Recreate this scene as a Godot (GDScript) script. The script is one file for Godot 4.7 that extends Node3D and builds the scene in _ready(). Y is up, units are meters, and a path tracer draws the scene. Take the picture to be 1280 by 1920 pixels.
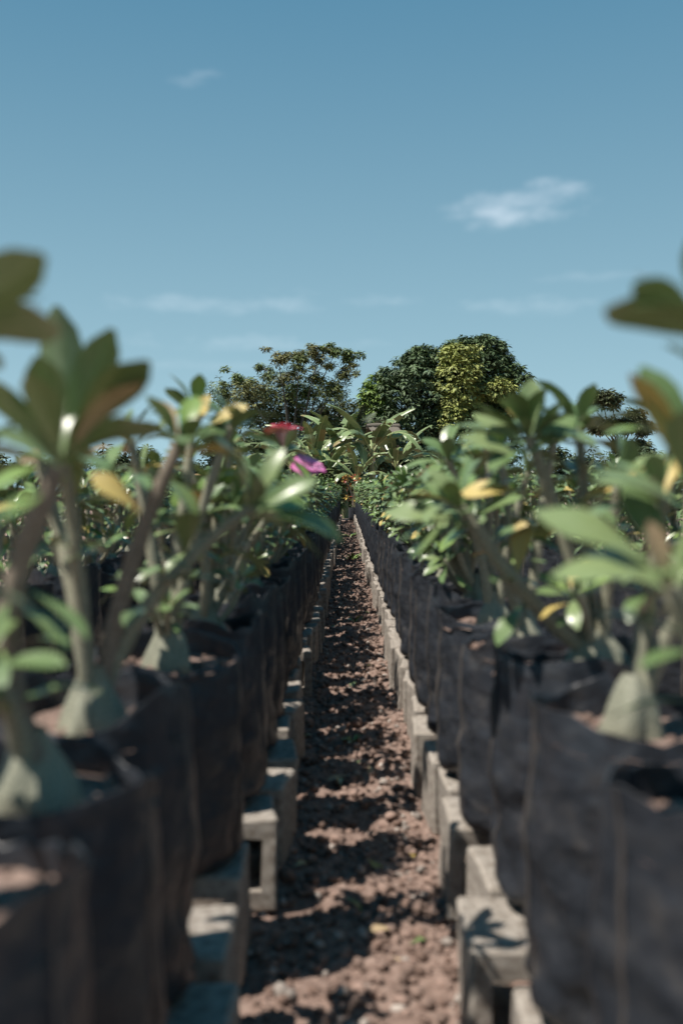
extends Node3D
# A plant nursery at noon: a narrow soil path between two rows of desert roses in black grow bags on concrete blocks.

var rng := RandomNumberGenerator.new()
var noise := FastNoiseLite.new()
var M := {}
var taken := {}
var bag_variants := []       # dictionaries: bag mesh, seam meshes, soil mesh
var far_bags := []
var leaf_meshes := []
var small_leaf: ArrayMesh
const PATH_END := 27.4
const BLOCK_TOP := 0.19

# ---------------------------------------------------------------- mesh builder
class Shape:
	var v := PackedVector3Array()
	var n := PackedVector3Array()
	var uv := PackedVector2Array()
	var c := PackedColorArray()
	var idx := PackedInt32Array()
	func add(p: Vector3, t := Vector2.ZERO, col := Color.WHITE) -> int:
		v.append(p); uv.append(t); c.append(col)
		return v.size() - 1
	func tri(a: int, b: int, d: int) -> void:
		idx.append(a); idx.append(b); idx.append(d)
	func quad(a: int, b: int, d: int, e: int) -> void:
		tri(a, b, d); tri(a, d, e)
	func poly(pts: Array, col := Color.WHITE) -> void:      # a flat convex face with corners of its own
		var first := v.size()
		for p in pts:
			add(p, Vector2.ZERO, col)
		for k in range(1, pts.size() - 1):
			tri(first, first + k, first + k + 1)
	func grid(rows: Array, closed := false, col := Color.WHITE) -> int:   # rows of equally many points, smooth
		var first := v.size()
		var w: int = rows[0].size()
		for r in rows.size():
			for k in w:
				add(rows[r][k], Vector2(float(k) / maxf(1, w - (0 if closed else 1)), float(r) / maxf(1, rows.size() - 1)), col)
		for r in rows.size() - 1:
			for k in (w if closed else w - 1):
				var a := first + r * w + k
				var b := first + r * w + (k + 1) % w
				quad(a, b, b + w, a + w)
		return first
	func append(o: Shape, t: Transform3D, tint := Color.WHITE) -> void:
		var first := v.size()
		for k in o.v.size():
			v.append(t * o.v[k]); uv.append(o.uv[k]); c.append(o.c[k] * tint)
		for k in o.idx:
			idx.append(first + k)
	func mesh(m: Material = null) -> ArrayMesh:
		n.resize(v.size())
		n.fill(Vector3.ZERO)
		for k in range(0, idx.size(), 3):
			var f := (v[idx[k + 2]] - v[idx[k]]).cross(v[idx[k + 1]] - v[idx[k]])
			n[idx[k]] += f; n[idx[k + 1]] += f; n[idx[k + 2]] += f
		for k in n.size():
			n[k] = n[k].normalized() if n[k].length_squared() > 1e-20 else Vector3.UP
		var a := []
		a.resize(Mesh.ARRAY_MAX)
		a[Mesh.ARRAY_VERTEX] = v; a[Mesh.ARRAY_NORMAL] = n; a[Mesh.ARRAY_TEX_UV] = uv; a[Mesh.ARRAY_COLOR] = c; a[Mesh.ARRAY_INDEX] = idx
		var out := ArrayMesh.new()
		out.add_surface_from_arrays(Mesh.PRIMITIVE_TRIANGLES, a)
		if m:
			out.surface_set_material(0, m)
		return out

# ---------------------------------------------------------------- node helpers
func numbered(called: String) -> String:
	if not taken.has(called):
		taken[called] = 0
		return called
	taken[called] += 1
	return "%s_%03d" % [called, taken[called]]

func tag(o: Node3D, label: String, category: String, group := "", kind := "") -> Node3D:
	if label: o.set_meta("label", label)
	if category: o.set_meta("category", category)
	if group: o.set_meta("group", group)
	if kind: o.set_meta("kind", kind)
	return o

func thing(called: String, at := Vector3.ZERO, turn := 0.0) -> Node3D:
	var o := Node3D.new()
	o.name = numbered(called)
	add_child(o)
	o.position = at
	o.rotation.y = turn
	return o

func part(called: String, m: Mesh, mat: Material, parent: Node3D, t := Transform3D.IDENTITY) -> MeshInstance3D:
	var o := MeshInstance3D.new()
	o.name = called if parent != self else numbered(called)
	o.mesh = m
	if mat:
		o.material_override = mat
	o.transform = t
	parent.add_child(o, true)
	return o

func many(called: String, m: Mesh, mat: Material, where: Array, tints: Array, parent: Node3D) -> MultiMeshInstance3D:
	var mm := MultiMesh.new()
	mm.transform_format = MultiMesh.TRANSFORM_3D
	mm.use_colors = tints.size() > 0
	mm.mesh = m
	mm.instance_count = where.size()
	for k in where.size():
		mm.set_instance_transform(k, where[k])
		if tints.size():
			mm.set_instance_color(k, tints[k])
	var o := MultiMeshInstance3D.new()
	o.name = called if parent != self else numbered(called)
	o.multimesh = mm
	o.material_override = mat
	parent.add_child(o, true)
	return o

func rand(a: float, b: float) -> float:
	return rng.randf_range(a, b)

func lin(r: float, g: float, b: float) -> Color:      # a linear base colour as the sRGB value a material wants
	return Color(r, g, b).linear_to_srgb()

# ---------------------------------------------------------------- textures and materials
func noise_image(s: int, freq: float, size := 512, octaves := 4, kind := FastNoiseLite.TYPE_SIMPLEX_SMOOTH) -> Image:
	var f := FastNoiseLite.new()
	f.seed = s; f.frequency = freq; f.noise_type = kind
	f.fractal_octaves = octaves; f.fractal_type = FastNoiseLite.FRACTAL_FBM
	return f.get_seamless_image(size, size)

func mixed_texture(coarse: Image, fine: Image, weight: float, ramp: Gradient) -> ImageTexture:
	var w := coarse.get_width()
	var a := coarse.get_data()
	var b := fine.get_data()
	var out := PackedByteArray()
	out.resize(w * w * 3)
	var table := []
	for k in 256:
		table.append(ramp.sample(k / 255.0))
	for k in w * w:
		var c: Color = table[clampi(int(a[k] * (1.0 - weight) + b[k] * weight), 0, 255)]
		out[k * 3] = c.r8; out[k * 3 + 1] = c.g8; out[k * 3 + 2] = c.b8
	return ImageTexture.create_from_image(Image.create_from_data(w, w, false, Image.FORMAT_RGB8, out))

func ramp(stops: Array) -> Gradient:      # [offset, sRGB colour] pairs
	var g := Gradient.new()
	var o := PackedFloat32Array()
	var c := PackedColorArray()
	for s in stops:
		o.append(s[0]); c.append(s[1])
	g.offsets = o; g.colors = c
	return g

func normal_texture(im: Image, strength: float) -> ImageTexture:
	var n: Image = im.duplicate()
	n.convert(Image.FORMAT_RGBA8)
	n.bump_map_to_normal_map(strength)
	return ImageTexture.create_from_image(n)

func leaf_texture(base: Color, rib: Color, blotch: Color, amount: float, s: int) -> ImageTexture:
	var f := FastNoiseLite.new()
	f.seed = s; f.frequency = 0.035; f.fractal_octaves = 4
	var im := Image.create(96, 192, false, Image.FORMAT_RGB8)
	for y in 192:
		for x in 96:
			var u := absf(x / 95.0 - 0.5) * 2.0
			var v := y / 191.0
			var k := f.get_noise_2d(x * 1.6, y) * 0.5 + 0.5
			var c := base.lerp(base.lightened(0.12), k)
			var vein := absf(fposmod(v * 13.0 - u * 1.6, 1.0) - 0.5) * 2.0
			c = c.lerp(rib, smoothstep(0.90, 1.0, vein) * 0.28 * (1.0 - u))
			c = c.lerp(rib, (1.0 - smoothstep(0.03, 0.10, u)) * 0.75)
			var b := smoothstep(1.0 - amount, 1.0 - amount + 0.18, k + (v - 0.5) * 0.25)
			c = c.lerp(blotch, b * 0.9)
			im.set_pixel(x, y, c)
	return ImageTexture.create_from_image(im)

func mat(rough: float, col := Color.WHITE, tex: Texture2D = null) -> StandardMaterial3D:
	var m := StandardMaterial3D.new()
	m.albedo_color = col
	m.roughness = rough
	if tex: m.albedo_texture = tex
	m.cull_mode = BaseMaterial3D.CULL_DISABLED
	return m

func world_mapped(m: StandardMaterial3D, scale: float) -> StandardMaterial3D:
	m.uv1_triplanar = true
	m.uv1_world_triplanar = true
	m.uv1_scale = Vector3.ONE * scale
	return m

func make_materials() -> void:
	var white := noise_image(5, 0.35, 512, 2)
	var mid := noise_image(9, 0.03, 512, 5)
	var low := noise_image(21, 0.012, 512, 4)
	# concrete: sand-coloured, grainy, stained
	M.concrete = world_mapped(mat(0.95, Color.WHITE, mixed_texture(mid, white, 0.5, ramp([[0.2, lin(0.13, 0.105, 0.083)], [0.38, lin(0.30, 0.26, 0.22)], [0.55, lin(0.43, 0.385, 0.335)], [0.8, lin(0.56, 0.515, 0.455)]]))), 2.6)
	M.concrete.normal_enabled = true
	M.concrete.normal_texture = normal_texture(white, 9.0)
	M.concrete.normal_scale = 1.0
	# soil
	M.soil = world_mapped(mat(1.0, Color.WHITE, mixed_texture(mid, white, 0.45, ramp([[0.2, lin(0.085, 0.056, 0.044)], [0.45, lin(0.18, 0.122, 0.098)], [0.6, lin(0.24, 0.167, 0.137)], [0.8, lin(0.32, 0.25, 0.208)]]))), 2.2)
	M.soil.normal_enabled = true
	M.soil.normal_texture = normal_texture(mid, 6.0)
	M.ground = world_mapped(mat(1.0, Color.WHITE, mixed_texture(mid, white, 0.5, ramp([[0.2, lin(0.16, 0.10, 0.08)], [0.45, lin(0.30, 0.20, 0.165)], [0.65, lin(0.38, 0.27, 0.225)], [0.85, lin(0.46, 0.36, 0.30)]]))), 0.5)
	M.ground.normal_enabled = true
	M.ground.normal_texture = normal_texture(mid, 6.0)
	M.stone = mat(0.95)
	M.stone.vertex_color_use_as_albedo = true
	# bag plastic: black polythene under a film of soil dust in smears
	M.plastic = world_mapped(mat(0.37, Color.WHITE, mixed_texture(low, mid, 0.45, ramp([[0.3, lin(0.023, 0.0265, 0.033)], [0.55, lin(0.031, 0.0345, 0.042)], [0.68, lin(0.046, 0.047, 0.051)], [0.85, lin(0.09, 0.08, 0.074)]]))), 1.6)
	M.plastic.normal_enabled = true
	M.plastic.normal_texture = normal_texture(noise_image(31, 0.02, 512, 3), 7.0)
	M.plastic.normal_scale = 0.65
	M.plastic.metallic_specular = 0.42
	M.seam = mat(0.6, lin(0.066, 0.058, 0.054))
	# plants
	M.bark = world_mapped(mat(0.8, Color.WHITE, mixed_texture(mid, white, 0.35, ramp([[0.25, lin(0.13, 0.125, 0.085)], [0.5, lin(0.235, 0.235, 0.165)], [0.8, lin(0.36, 0.345, 0.27)]]))), 9.0)
	M.bark.normal_enabled = true
	M.bark.normal_texture = normal_texture(mid, 4.0)
	M.brown_bark = world_mapped(mat(0.85, Color.WHITE, mixed_texture(mid, white, 0.4, ramp([[0.25, lin(0.10, 0.08, 0.06)], [0.5, lin(0.20, 0.165, 0.125)], [0.8, lin(0.30, 0.26, 0.21)]]))), 7.0)
	M.caudex = world_mapped(mat(0.7, Color.WHITE, mixed_texture(mid, white, 0.3, ramp([[0.25, lin(0.11, 0.112, 0.078)], [0.42, lin(0.20, 0.205, 0.150)], [0.6, lin(0.27, 0.27, 0.20)], [0.8, lin(0.38, 0.36, 0.29)]]))), 11.0)
	M.caudex.normal_enabled = true
	M.caudex.normal_texture = normal_texture(mid, 6.0)
	var greens := [
		[lin(0.112, 0.172, 0.056), lin(0.22, 0.28, 0.14), lin(0.17, 0.20, 0.08), 0.16],
		[lin(0.082, 0.138, 0.042), lin(0.19, 0.25, 0.125), lin(0.14, 0.16, 0.07), 0.14],
		[lin(0.150, 0.206, 0.078), lin(0.25, 0.30, 0.16), lin(0.23, 0.24, 0.10), 0.2],
		[lin(0.106, 0.162, 0.070), lin(0.22, 0.27, 0.16), lin(0.14, 0.18, 0.09), 0.1],
		[lin(0.140, 0.222, 0.048), lin(0.27, 0.34, 0.14), lin(0.18, 0.25, 0.08), 0.1],
		[lin(0.40, 0.30, 0.075), lin(0.46, 0.38, 0.15), lin(0.24, 0.13, 0.05), 0.24],      # yellowed
		[lin(0.33, 0.24, 0.13), lin(0.40, 0.32, 0.20), lin(0.14, 0.075, 0.04), 0.34],       # dried
	]
	M.leaves = []
	for k in greens.size():
		var g: Array = greens[k]
		var m := mat(0.31 if k < 5 else 0.55, Color.WHITE, leaf_texture(g[0], g[1], g[2], g[3], 40 + k))
		m.backlight = Color(0.44, 0.72, 0.14) if k < 5 else Color(0.5, 0.42, 0.2)
		m.metallic_specular = 0.5
		M.leaves.append(m)
	M.far_leaves = mat(0.36)
	M.far_leaves.vertex_color_use_as_albedo = true
	M.far_leaves.backlight = Color(0.38, 0.6, 0.13)
	M.tree_leaves = mat(0.62)
	M.tree_leaves.vertex_color_use_as_albedo = true
	M.tree_leaves.backlight = Color(0.3, 0.48, 0.1)
	M.tree_leaves.metallic_specular = 0.4
	M.petal = mat(0.55)
	M.petal.vertex_color_use_as_albedo = true
	M.petal.backlight = Color(0.5, 0.3, 0.35)
	M.trunk = world_mapped(mat(0.95, Color.WHITE, mixed_texture(mid, white, 0.4, ramp([[0.25, lin(0.07, 0.055, 0.042)], [0.5, lin(0.15, 0.125, 0.10)], [0.8, lin(0.25, 0.22, 0.185)]]))), 1.5)
	M.banana_stem = world_mapped(mat(0.7, Color.WHITE, mixed_texture(mid, white, 0.3, ramp([[0.25, lin(0.10, 0.085, 0.045)], [0.5, lin(0.18, 0.19, 0.085)], [0.8, lin(0.26, 0.27, 0.14)]]))), 2.0)
	M.thatch = world_mapped(mat(1.0, Color.WHITE, mixed_texture(mid, white, 0.5, ramp([[0.25, lin(0.07, 0.058, 0.044)], [0.5, lin(0.14, 0.12, 0.095)], [0.8, lin(0.21, 0.185, 0.15)]]))), 2.0)
	M.blue = mat(0.4, lin(0.10, 0.27, 0.48))
	M.white_paint = mat(0.5, lin(0.62, 0.56, 0.52))
	M.red_paint = mat(0.5, lin(0.36, 0.05, 0.04))
	M.wood = world_mapped(mat(0.85, Color.WHITE, mixed_texture(mid, white, 0.4, ramp([[0.25, lin(0.12, 0.085, 0.055)], [0.8, lin(0.27, 0.2, 0.14)]]))), 3.0)

# ---------------------------------------------------------------- generic shapes
func tube(s: Shape, pts: Array, rads: Array, sides: int, col := Color.WHITE, capped := true) -> void:
	var rows := []
	var side := Vector3.RIGHT
	for k in pts.size():
		var along: Vector3 = (pts[mini(k + 1, pts.size() - 1)] - pts[maxi(k - 1, 0)]).normalized()
		side = (side - along * along.dot(side))
		if side.length() < 0.05:
			side = along.cross(Vector3(0.3, 0.2, 0.9))
		side = side.normalized()
		var other := along.cross(side)
		var ring := []
		for j in sides:
			var a := TAU * j / sides
			ring.append(pts[k] + (side * cos(a) + other * sin(a)) * rads[k])
		rows.append(ring)
	var first := s.grid(rows, true, col)
	if capped:
		var top := s.add(pts[-1] + (pts[-1] - pts[-2]).normalized() * rads[-1] * 0.5, Vector2.ZERO, col)
		var at := first + (rows.size() - 1) * sides
		for j in sides:
			s.tri(at + j, at + (j + 1) % sides, top)

func bent(a: Vector3, b: Vector3, start: Vector3, steps: int, bend := 0.5) -> Array:      # a curve that leaves a along start and ends in b
	var reach := a.distance_to(b)
	var c := a + start.normalized() * reach * bend
	var out := []
	for k in steps + 1:
		var t := float(k) / steps
		out.append(a.lerp(c, t).lerp(c.lerp(b, t), t))
	return out

func leaf_shape(stations: int, across: int, wide: float, curl: float, fold: float, wave: float, col := Color.WHITE, peak := 2.1) -> Shape:
	# a spatulate leaf of length 1: base at the origin, tip along +y, upper face +z
	var s := Shape.new()
	var y := 0.0
	var z := 0.0
	var rows := []
	for k in stations:
		var t := float(k) / (stations - 1)
		if k:
			var a := -curl * pow(t - 0.5 / (stations - 1), 1.3)
			y += cos(a) / (stations - 1)
			z += sin(a) / (stations - 1)
		var w := wide * 0.5 * maxf(0.11 * (1.0 - 0.9 * t), pow(maxf(0.0, sin(PI * pow(minf(t, 0.992), peak))), 0.62 if peak > 1.55 else 0.72))
		var row := []
		for j in across + 1:
			var q := float(j) / across * 2.0 - 1.0
			row.append(Vector3(q * w, y - absf(q) * w * 0.12, z + fold * absf(q) * w + wave * w * sin(t * 9.0 + q * 2.0) * q * q))
		rows.append(row)
	s.grid(rows, false, col)
	return s

func leaf_basis(along: Vector3, up: Vector3, size: float) -> Basis:
	var y := along.normalized()
	var z := (up - y * y.dot(up))
	if z.length() < 0.01:
		z = y.cross(Vector3(0.3, 0.1, 0.9))
	z = z.normalized()
	return Basis(y.cross(z), y, z).scaled_local(Vector3.ONE * size)

func rosette(axis: Vector3, n: int, low: float, high: float, size: float) -> Array:   # bases of n leaves from upright in the middle to spread outside
	var out := []
	var a := axis.normalized()
	var p := a.cross(Vector3(0.2, 0.1, 1.0)).normalized()
	var q := a.cross(p)
	var turn := rand(0, TAU)
	for k in n:
		var f := (k + 0.5) / n
		var th := lerpf(low, high, pow(f, 0.8)) + rand(-0.12, 0.12)
		var ph := turn + k * 2.39996 + rand(-0.2, 0.2)
		var o := p * cos(ph) + q * sin(ph)
		var along := a * cos(th) + o * sin(th)
		var up := a * sin(th) - o * cos(th)
		var b := leaf_basis(along, up, size * lerpf(0.72, 1.0, f) * rand(0.85, 1.12))
		out.append(b * Basis(Vector3.UP, rand(-0.35, 0.35)))
	return out

# ---------------------------------------------------------------- bag, soil, block
func bag_point(s: int, a: float, y: float, h: float) -> Vector3:
	var t := y / h
	var r := 0.1285 + 0.006 * sin(PI * clampf(t * 1.1, 0.0, 1.0)) - 0.030 * pow(1.0 - clampf(y / 0.03, 0.0, 1.0), 2.0)
	var d := Vector3(cos(a), 0, sin(a))
	r += 0.004 * cos(a * 2.0 + s) + 0.0022 * cos(a * 4.0 + s * 1.7)
	noise.seed = s
	var sag := noise.get_noise_3d(d.x * 55.0, y * 620.0, d.z * 55.0)
	var low := lerpf(0.35, 1.0, clampf(1.0 - t * 1.3, 0.0, 1.0))
	r += 0.012 * low * (0.5 - absf(sag) * 2.0)
	var dent := noise.get_noise_3d(d.x * 80.0 + 31.0, y * 330.0, d.z * 80.0)
	r -= 0.014 * low * smoothstep(0.1, 0.45, absf(dent))
	r += 0.0055 * noise.get_noise_3d(d.x * 90.0 + 70.0, y * 130.0, d.z * 90.0)
	r += 0.0032 * noise.get_noise_3d(d.x * 330.0, y * 60.0 + 9.0, d.z * 330.0) * (0.4 + t)
	r *= 1.0 + 0.03 * sin(s * 2.1) * (t - 0.4)
	if t > 0.86:
		var e := (t - 0.86) / 0.14
		r += e * e * 0.024 * noise.get_noise_3d(d.x * 120.0, 50.0, d.z * 120.0)
		y += e * 0.05 * noise.get_noise_3d(d.x * 70.0, 90.0, d.z * 70.0)
	return d * r + Vector3.UP * y

func make_bag(s: int, around: int, rings: int, h: float) -> Dictionary:
	var b := Shape.new()
	var rows := []
	for k in rings + 1:
		var y := h * pow(float(k) / rings, 1.15)
		var ring := []
		for j in around:
			ring.append(bag_point(s, TAU * j / around, y, h))
		rows.append(ring)
	for k in 4:                                                     # the film turns over at the rim and runs down inside to below the soil
		var ring := []
		for j in around:
			var p: Vector3 = rows[rings][j]
			var w := Vector3(p.x, 0, p.z).normalized()
			ring.append(p - w * [0.0015, 0.003, 0.004, 0.007][k] + Vector3.UP * [0.0008, -0.002, -0.022, -0.062][k])
		rows.append(ring)
	var first := b.grid(rows, true)
	var mid := b.add(Vector3(0, 0.001, 0))
	for j in around:
		b.tri(first + j, mid, first + (j + 1) % around)
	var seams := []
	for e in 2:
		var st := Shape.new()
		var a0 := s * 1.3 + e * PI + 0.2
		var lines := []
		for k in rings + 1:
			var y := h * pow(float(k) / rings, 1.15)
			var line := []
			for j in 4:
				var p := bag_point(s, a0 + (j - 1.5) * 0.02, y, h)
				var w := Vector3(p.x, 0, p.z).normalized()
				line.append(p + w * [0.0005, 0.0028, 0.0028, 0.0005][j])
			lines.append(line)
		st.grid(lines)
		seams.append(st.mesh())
	# soil with its pebbles
	var drop: float = [0.028, 0.040, 0.033, 0.036][s % 4]
	var so := Shape.new()
	var soil_rows := []
	var n_around := maxi(12, around * 2 / 3)
	for k in 8:
		var r := 0.1255 * k / 7.0 + 0.0005
		var ring := []
		for j in n_around:
			var a := TAU * j / n_around
			var p := Vector3(cos(a) * r, 0, sin(a) * r)
			p.y = h - drop +  0.012 * noise.get_noise_3d(p.x * 900.0, 7.0, p.z * 900.0) + 0.008 * noise.get_noise_3d(p.x * 3000.0, 77.0, p.z * 3000.0)
			ring.append(p)
		soil_rows.append(ring)
	so.grid(soil_rows, true)
	for k in (46 if around > 20 else 0):
		var a := rand(0, TAU)
		var r := 0.115 * sqrt(rng.randf())
		pebble(so, Vector3(cos(a) * r, h - drop + 0.002, sin(a) * r), rand(0.004, 0.0105))
	return {"seam_at": s * 1.3 + 0.2, "bag": b.mesh(), "seams": seams, "soil": so.mesh(), "h": h, "top": h - drop}

func pebble(s: Shape, at: Vector3, r: float) -> void:
	var ring := []
	for k in 3:
		var row := []
		for j in 6:
			var a := TAU * j / 6 + k * 0.4
			var q: float = r * [0.75, 1.0, 0.55][k] * rand(0.75, 1.2)
			row.append(at + Vector3(cos(a) * q, r * [-0.5, 0.1, 0.6][k], sin(a) * q))
		ring.append(row)
	var first := s.grid(ring, true)
	var top := s.add(at + Vector3.UP * r * 0.72)
	for j in 6:
		s.tri(first + 12 + j, first + 12 + (j + 1) % 6, top)

func rough(p: Vector3, s: int) -> Vector3:
	noise.seed = s
	var q := p * 700.0
	var big := p * 190.0
	return p + Vector3(noise.get_noise_3d(q.x, q.y, q.z), noise.get_noise_3d(q.y + 99.0, q.z, q.x), noise.get_noise_3d(q.z, q.x + 55.0, q.y)) * 0.0042 \
		+ Vector3(noise.get_noise_3d(big.x, big.y, big.z + 31.0), noise.get_noise_3d(big.y, big.z + 77.0, big.x), noise.get_noise_3d(big.z + 13.0, big.x, big.y)) * 0.011

func make_block(s: int) -> ArrayMesh:
	# a hollow concrete block laid on its face: two openings that look along the row
	var b := Shape.new()
	var hw := 0.195
	var h := 0.19
	var hd := 0.095
	var c := 0.006
	var xs := [-hw + c, -0.163, -0.125, -0.085, -0.05, -0.021, 0.021, 0.05, 0.085, 0.125, 0.163, hw - c]
	var ys := [c, 0.042, 0.07, 0.12, 0.148, h - c]
	var put := func(pts: Array) -> void:
		var moved := []
		for p in pts:
			moved.append(rough(p, s))
		b.poly(moved)
	for sd in [1.0, -1.0]:
		for i in xs.size() - 1:
			for j in ys.size() - 1:
				var hole: bool = (i in [1, 2, 3, 4] or i in [6, 7, 8, 9]) and j in [1, 2, 3]
				if hole:
					continue
				var q := [Vector3(xs[i], ys[j], hd * sd), Vector3(xs[i + 1], ys[j], hd * sd), Vector3(xs[i + 1], ys[j + 1], hd * sd), Vector3(xs[i], ys[j + 1], hd * sd)]
				if sd > 0: q.reverse()
				put.call(q)
	# outer skin: the outline swept from front to back, with cut edges
	var outline := []
	for x in xs: outline.append(Vector2(x, h))
	for j in range(ys.size() - 1, -1, -1): outline.append(Vector2(hw, ys[j]))
	for i in range(xs.size() - 1, -1, -1): outline.append(Vector2(xs[i], 0.0))
	for j in ys.size(): outline.append(Vector2(-hw, ys[j]))
	var zs := [-hd, -hd + c, -0.03, 0.03, hd - c, hd]
	for k in outline.size():
		var p: Vector2 = outline[k]
		var q: Vector2 = outline[(k + 1) % outline.size()]
		for z in zs.size() - 1:
			var inset0: bool = z == 0
			var inset1: bool = z == zs.size() - 2
			var pa := shrink(p, hw, h, c) if inset0 else p
			var qa := shrink(q, hw, h, c) if inset0 else q
			var pb := shrink(p, hw, h, c) if inset1 else p
			var qb := shrink(q, hw, h, c) if inset1 else q
			var f := [Vector3(pa.x, pa.y, zs[z]), Vector3(qa.x, qa.y, zs[z]), Vector3(qb.x, qb.y, zs[z + 1]), Vector3(pb.x, pb.y, zs[z + 1])]
			put.call(f)
	for sp in [[1, 5], [6, 10]]:      # walls of the two openings
		var loop := []
		for i in range(sp[0], sp[1] + 1): loop.append(Vector2(xs[i], ys[1]))
		for j in range(2, 5): loop.append(Vector2(xs[sp[1]], ys[j]))
		for i in range(sp[1] - 1, sp[0] - 1, -1): loop.append(Vector2(xs[i], ys[4]))
		for j in range(3, 1, -1): loop.append(Vector2(xs[sp[0]], ys[j]))
		for k in loop.size():
			var p: Vector2 = loop[k]
			var q: Vector2 = loop[(k + 1) % loop.size()]
			put.call([Vector3(p.x, p.y, -hd), Vector3(q.x, q.y, -hd), Vector3(q.x, q.y, hd), Vector3(p.x, p.y, hd)])
	return b.mesh(M.concrete)

func shrink(p: Vector2, hw: float, h: float, c: float) -> Vector2:
	return Vector2(clampf(p.x, -hw + c, hw - c), clampf(p.y, c, h - c))

# ---------------------------------------------------------------- desert roses
func caudex_mesh(s: int, fat: float) -> ArrayMesh:
	var c := Shape.new()
	var rows := []
	noise.seed = s
	for k in 9:
		var t := k / 8.0
		var y := lerpf(-0.03, 0.082, t)
		var r := fat * (0.24 + 0.68 * pow(cos(t * PI * 0.5), 0.8 + 0.25 * (s % 4)))
		var ring := []
		for j in 22:
			var a := TAU * j / 22.0
			var q := r * (1.0 + 0.45 * noise.get_noise_3d(cos(a) * 70.0, t * 70.0, sin(a) * 70.0) + (0.14 - 0.1 * t) * cos(a * 5.0 + s + t * 1.5) + 0.06 * cos(a * 8.0 - s) * (1.0 - t))
			ring.append(Vector3(cos(a) * q, y, sin(a) * q))
		rows.append(ring)
	c.grid(rows, true)
	return c.mesh()

func flower_mesh(pink: Color, heart: Color) -> ArrayMesh:
	# five broad petals round a funnel; faces +y
	var f := Shape.new()
	for k in 5:
		var p := leaf_shape(6, 4, 0.95, 0.75, 0.18, 0.12, pink, 1.56)
		for j in p.v.size():
			var e: float = clampf(p.v[j].length() * 1.25 - 0.2, 0.0, 1.0)
			p.c[j] = heart.lerp(pink, e)
		var a := TAU * k / 5.0
		var o := Vector3(cos(a), 0, sin(a))
		f.append(p, Transform3D(leaf_basis(o * 0.82 + Vector3.UP * 0.55, Vector3.UP, 0.042), Vector3.ZERO))
	tube(f, [Vector3(0, -0.036, 0), Vector3(0, -0.018, 0), Vector3(0, 0.002, 0)], [0.003, 0.006, 0.009], 7, heart * 0.8)
	return f.mesh()

func pick_leaf_material(dry: float) -> int:
	if rng.randf() < dry:
		return 5 if rng.randf() < 0.7 else 6
	return [0, 0, 1, 1, 2, 3, 4][rng.randi() % 7]

# A plant: spec.branches is a list of {from, start, to, axis, n, low, high, size}; positions are relative to the bag's base.
func grow(parent: Node3D, spec: Dictionary, detailed: bool) -> void:
	var top: float = spec.soil
	var cx: Vector3 = Vector3(spec.get("x", 0.0), top, spec.get("z", 0.0))
	part("caudex", caudex_mesh(spec.seed, spec.fat), M.caudex, parent, Transform3D(Basis.IDENTITY, cx))
	var stems := Shape.new()
	var foliage := Shape.new()
	for br in spec.branches:
		var pts := bent(br.from, br.to, br.start, 9 if detailed else 4, 0.45)
		var rads := []
		var n: int = pts.size()
		for k in n:
			var bump := 1.0 + (0.10 * sin(k * 2.4 + spec.seed) if detailed else 0.0)
			rads.append(lerpf(br.get("r0", 0.0125), br.get("r1", 0.0075), float(k) / (n - 1)) * bump)
		var holder: Node3D = parent
		if detailed:
			var s := Shape.new()
			tube(s, pts, rads, 9)
			holder = part("branch", s.mesh(), M.brown_bark if br.get("brown", false) else M.bark, parent)
		else:
			tube(stems, pts, rads, 5)
		var places := []      # [basis, point]
		for b in rosette(br.axis, br.n, br.get("low", 0.2), br.get("high", 1.5), br.get("size", 0.115)):
			places.append([b, br.to - br.axis.normalized() * rand(0.0, 0.022)])
		for k in br.get("stray", 5):
			var t := rand(0.45, 0.92)
			var at: Vector3 = pts[int(t * (n - 1))]
			var o := Vector3(rand(-1, 1), rand(-0.15, 0.5), rand(-1, 1)).normalized()
			places.append([leaf_basis(o, Vector3.UP, br.get("size", 0.115) * rand(0.6, 0.95)), at + o * 0.006])
		for pl in places:
			var which := pick_leaf_material(spec.get("dry", 0.04))
			if detailed:
				part("leaf", leaf_meshes[rng.randi() % leaf_meshes.size()], M.leaves[which], holder, Transform3D(pl[0], pl[1]))
			else:
				var tint: Color = [Color(0.128, 0.185, 0.066), Color(0.098, 0.152, 0.05), Color(0.162, 0.215, 0.088), Color(0.118, 0.175, 0.078), Color(0.155, 0.235, 0.056), Color(0.38, 0.28, 0.075), Color(0.33, 0.22, 0.11)][which]
				foliage.append(far_leaf_shapes[rng.randi() % far_leaf_shapes.size()], Transform3D(pl[0], pl[1]), tint * rand(0.85, 1.15))
		if br.has("flower"):
			for k in br.get("flowers", 1):
				var d: Vector3 = br.axis.normalized() + Vector3(rand(-0.7, 0.7), rand(-0.1, 0.4), rand(-0.7, 0.7))
				var fb := leaf_basis(d, Vector3(0, 0.2, 1), rand(0.85, 1.1))
				part("flower", M.flowers[br.flower], M.petal, holder, Transform3D(fb, br.to + d.normalized() * 0.05))
	for e in spec.get("extra", []):      # single leaves set one by one: base, direction, upper side, length, kind, shape; each belongs to the branch that ends nearest
		var at: Vector3 = e[0] - parent.position
		var best: Node3D = parent
		var near := 9.0
		var k := 0
		for c in parent.get_children():
			if c.name.begins_with("branch"):
				var dist: float = at.distance_to(spec.branches[k].to)
				if dist < near:
					near = dist
					best = c
				k += 1
		part("leaf", leaf_meshes[e[5]], M.leaves[e[4]], best, Transform3D(leaf_basis(e[1], e[2], e[3]), at))
	if not detailed:
		part("stem", stems.mesh(), M.bark, parent)
		tag(part("foliage", foliage.mesh(), M.far_leaves, parent), "", "", "", "stuff")

var far_leaf_shapes := []

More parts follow.
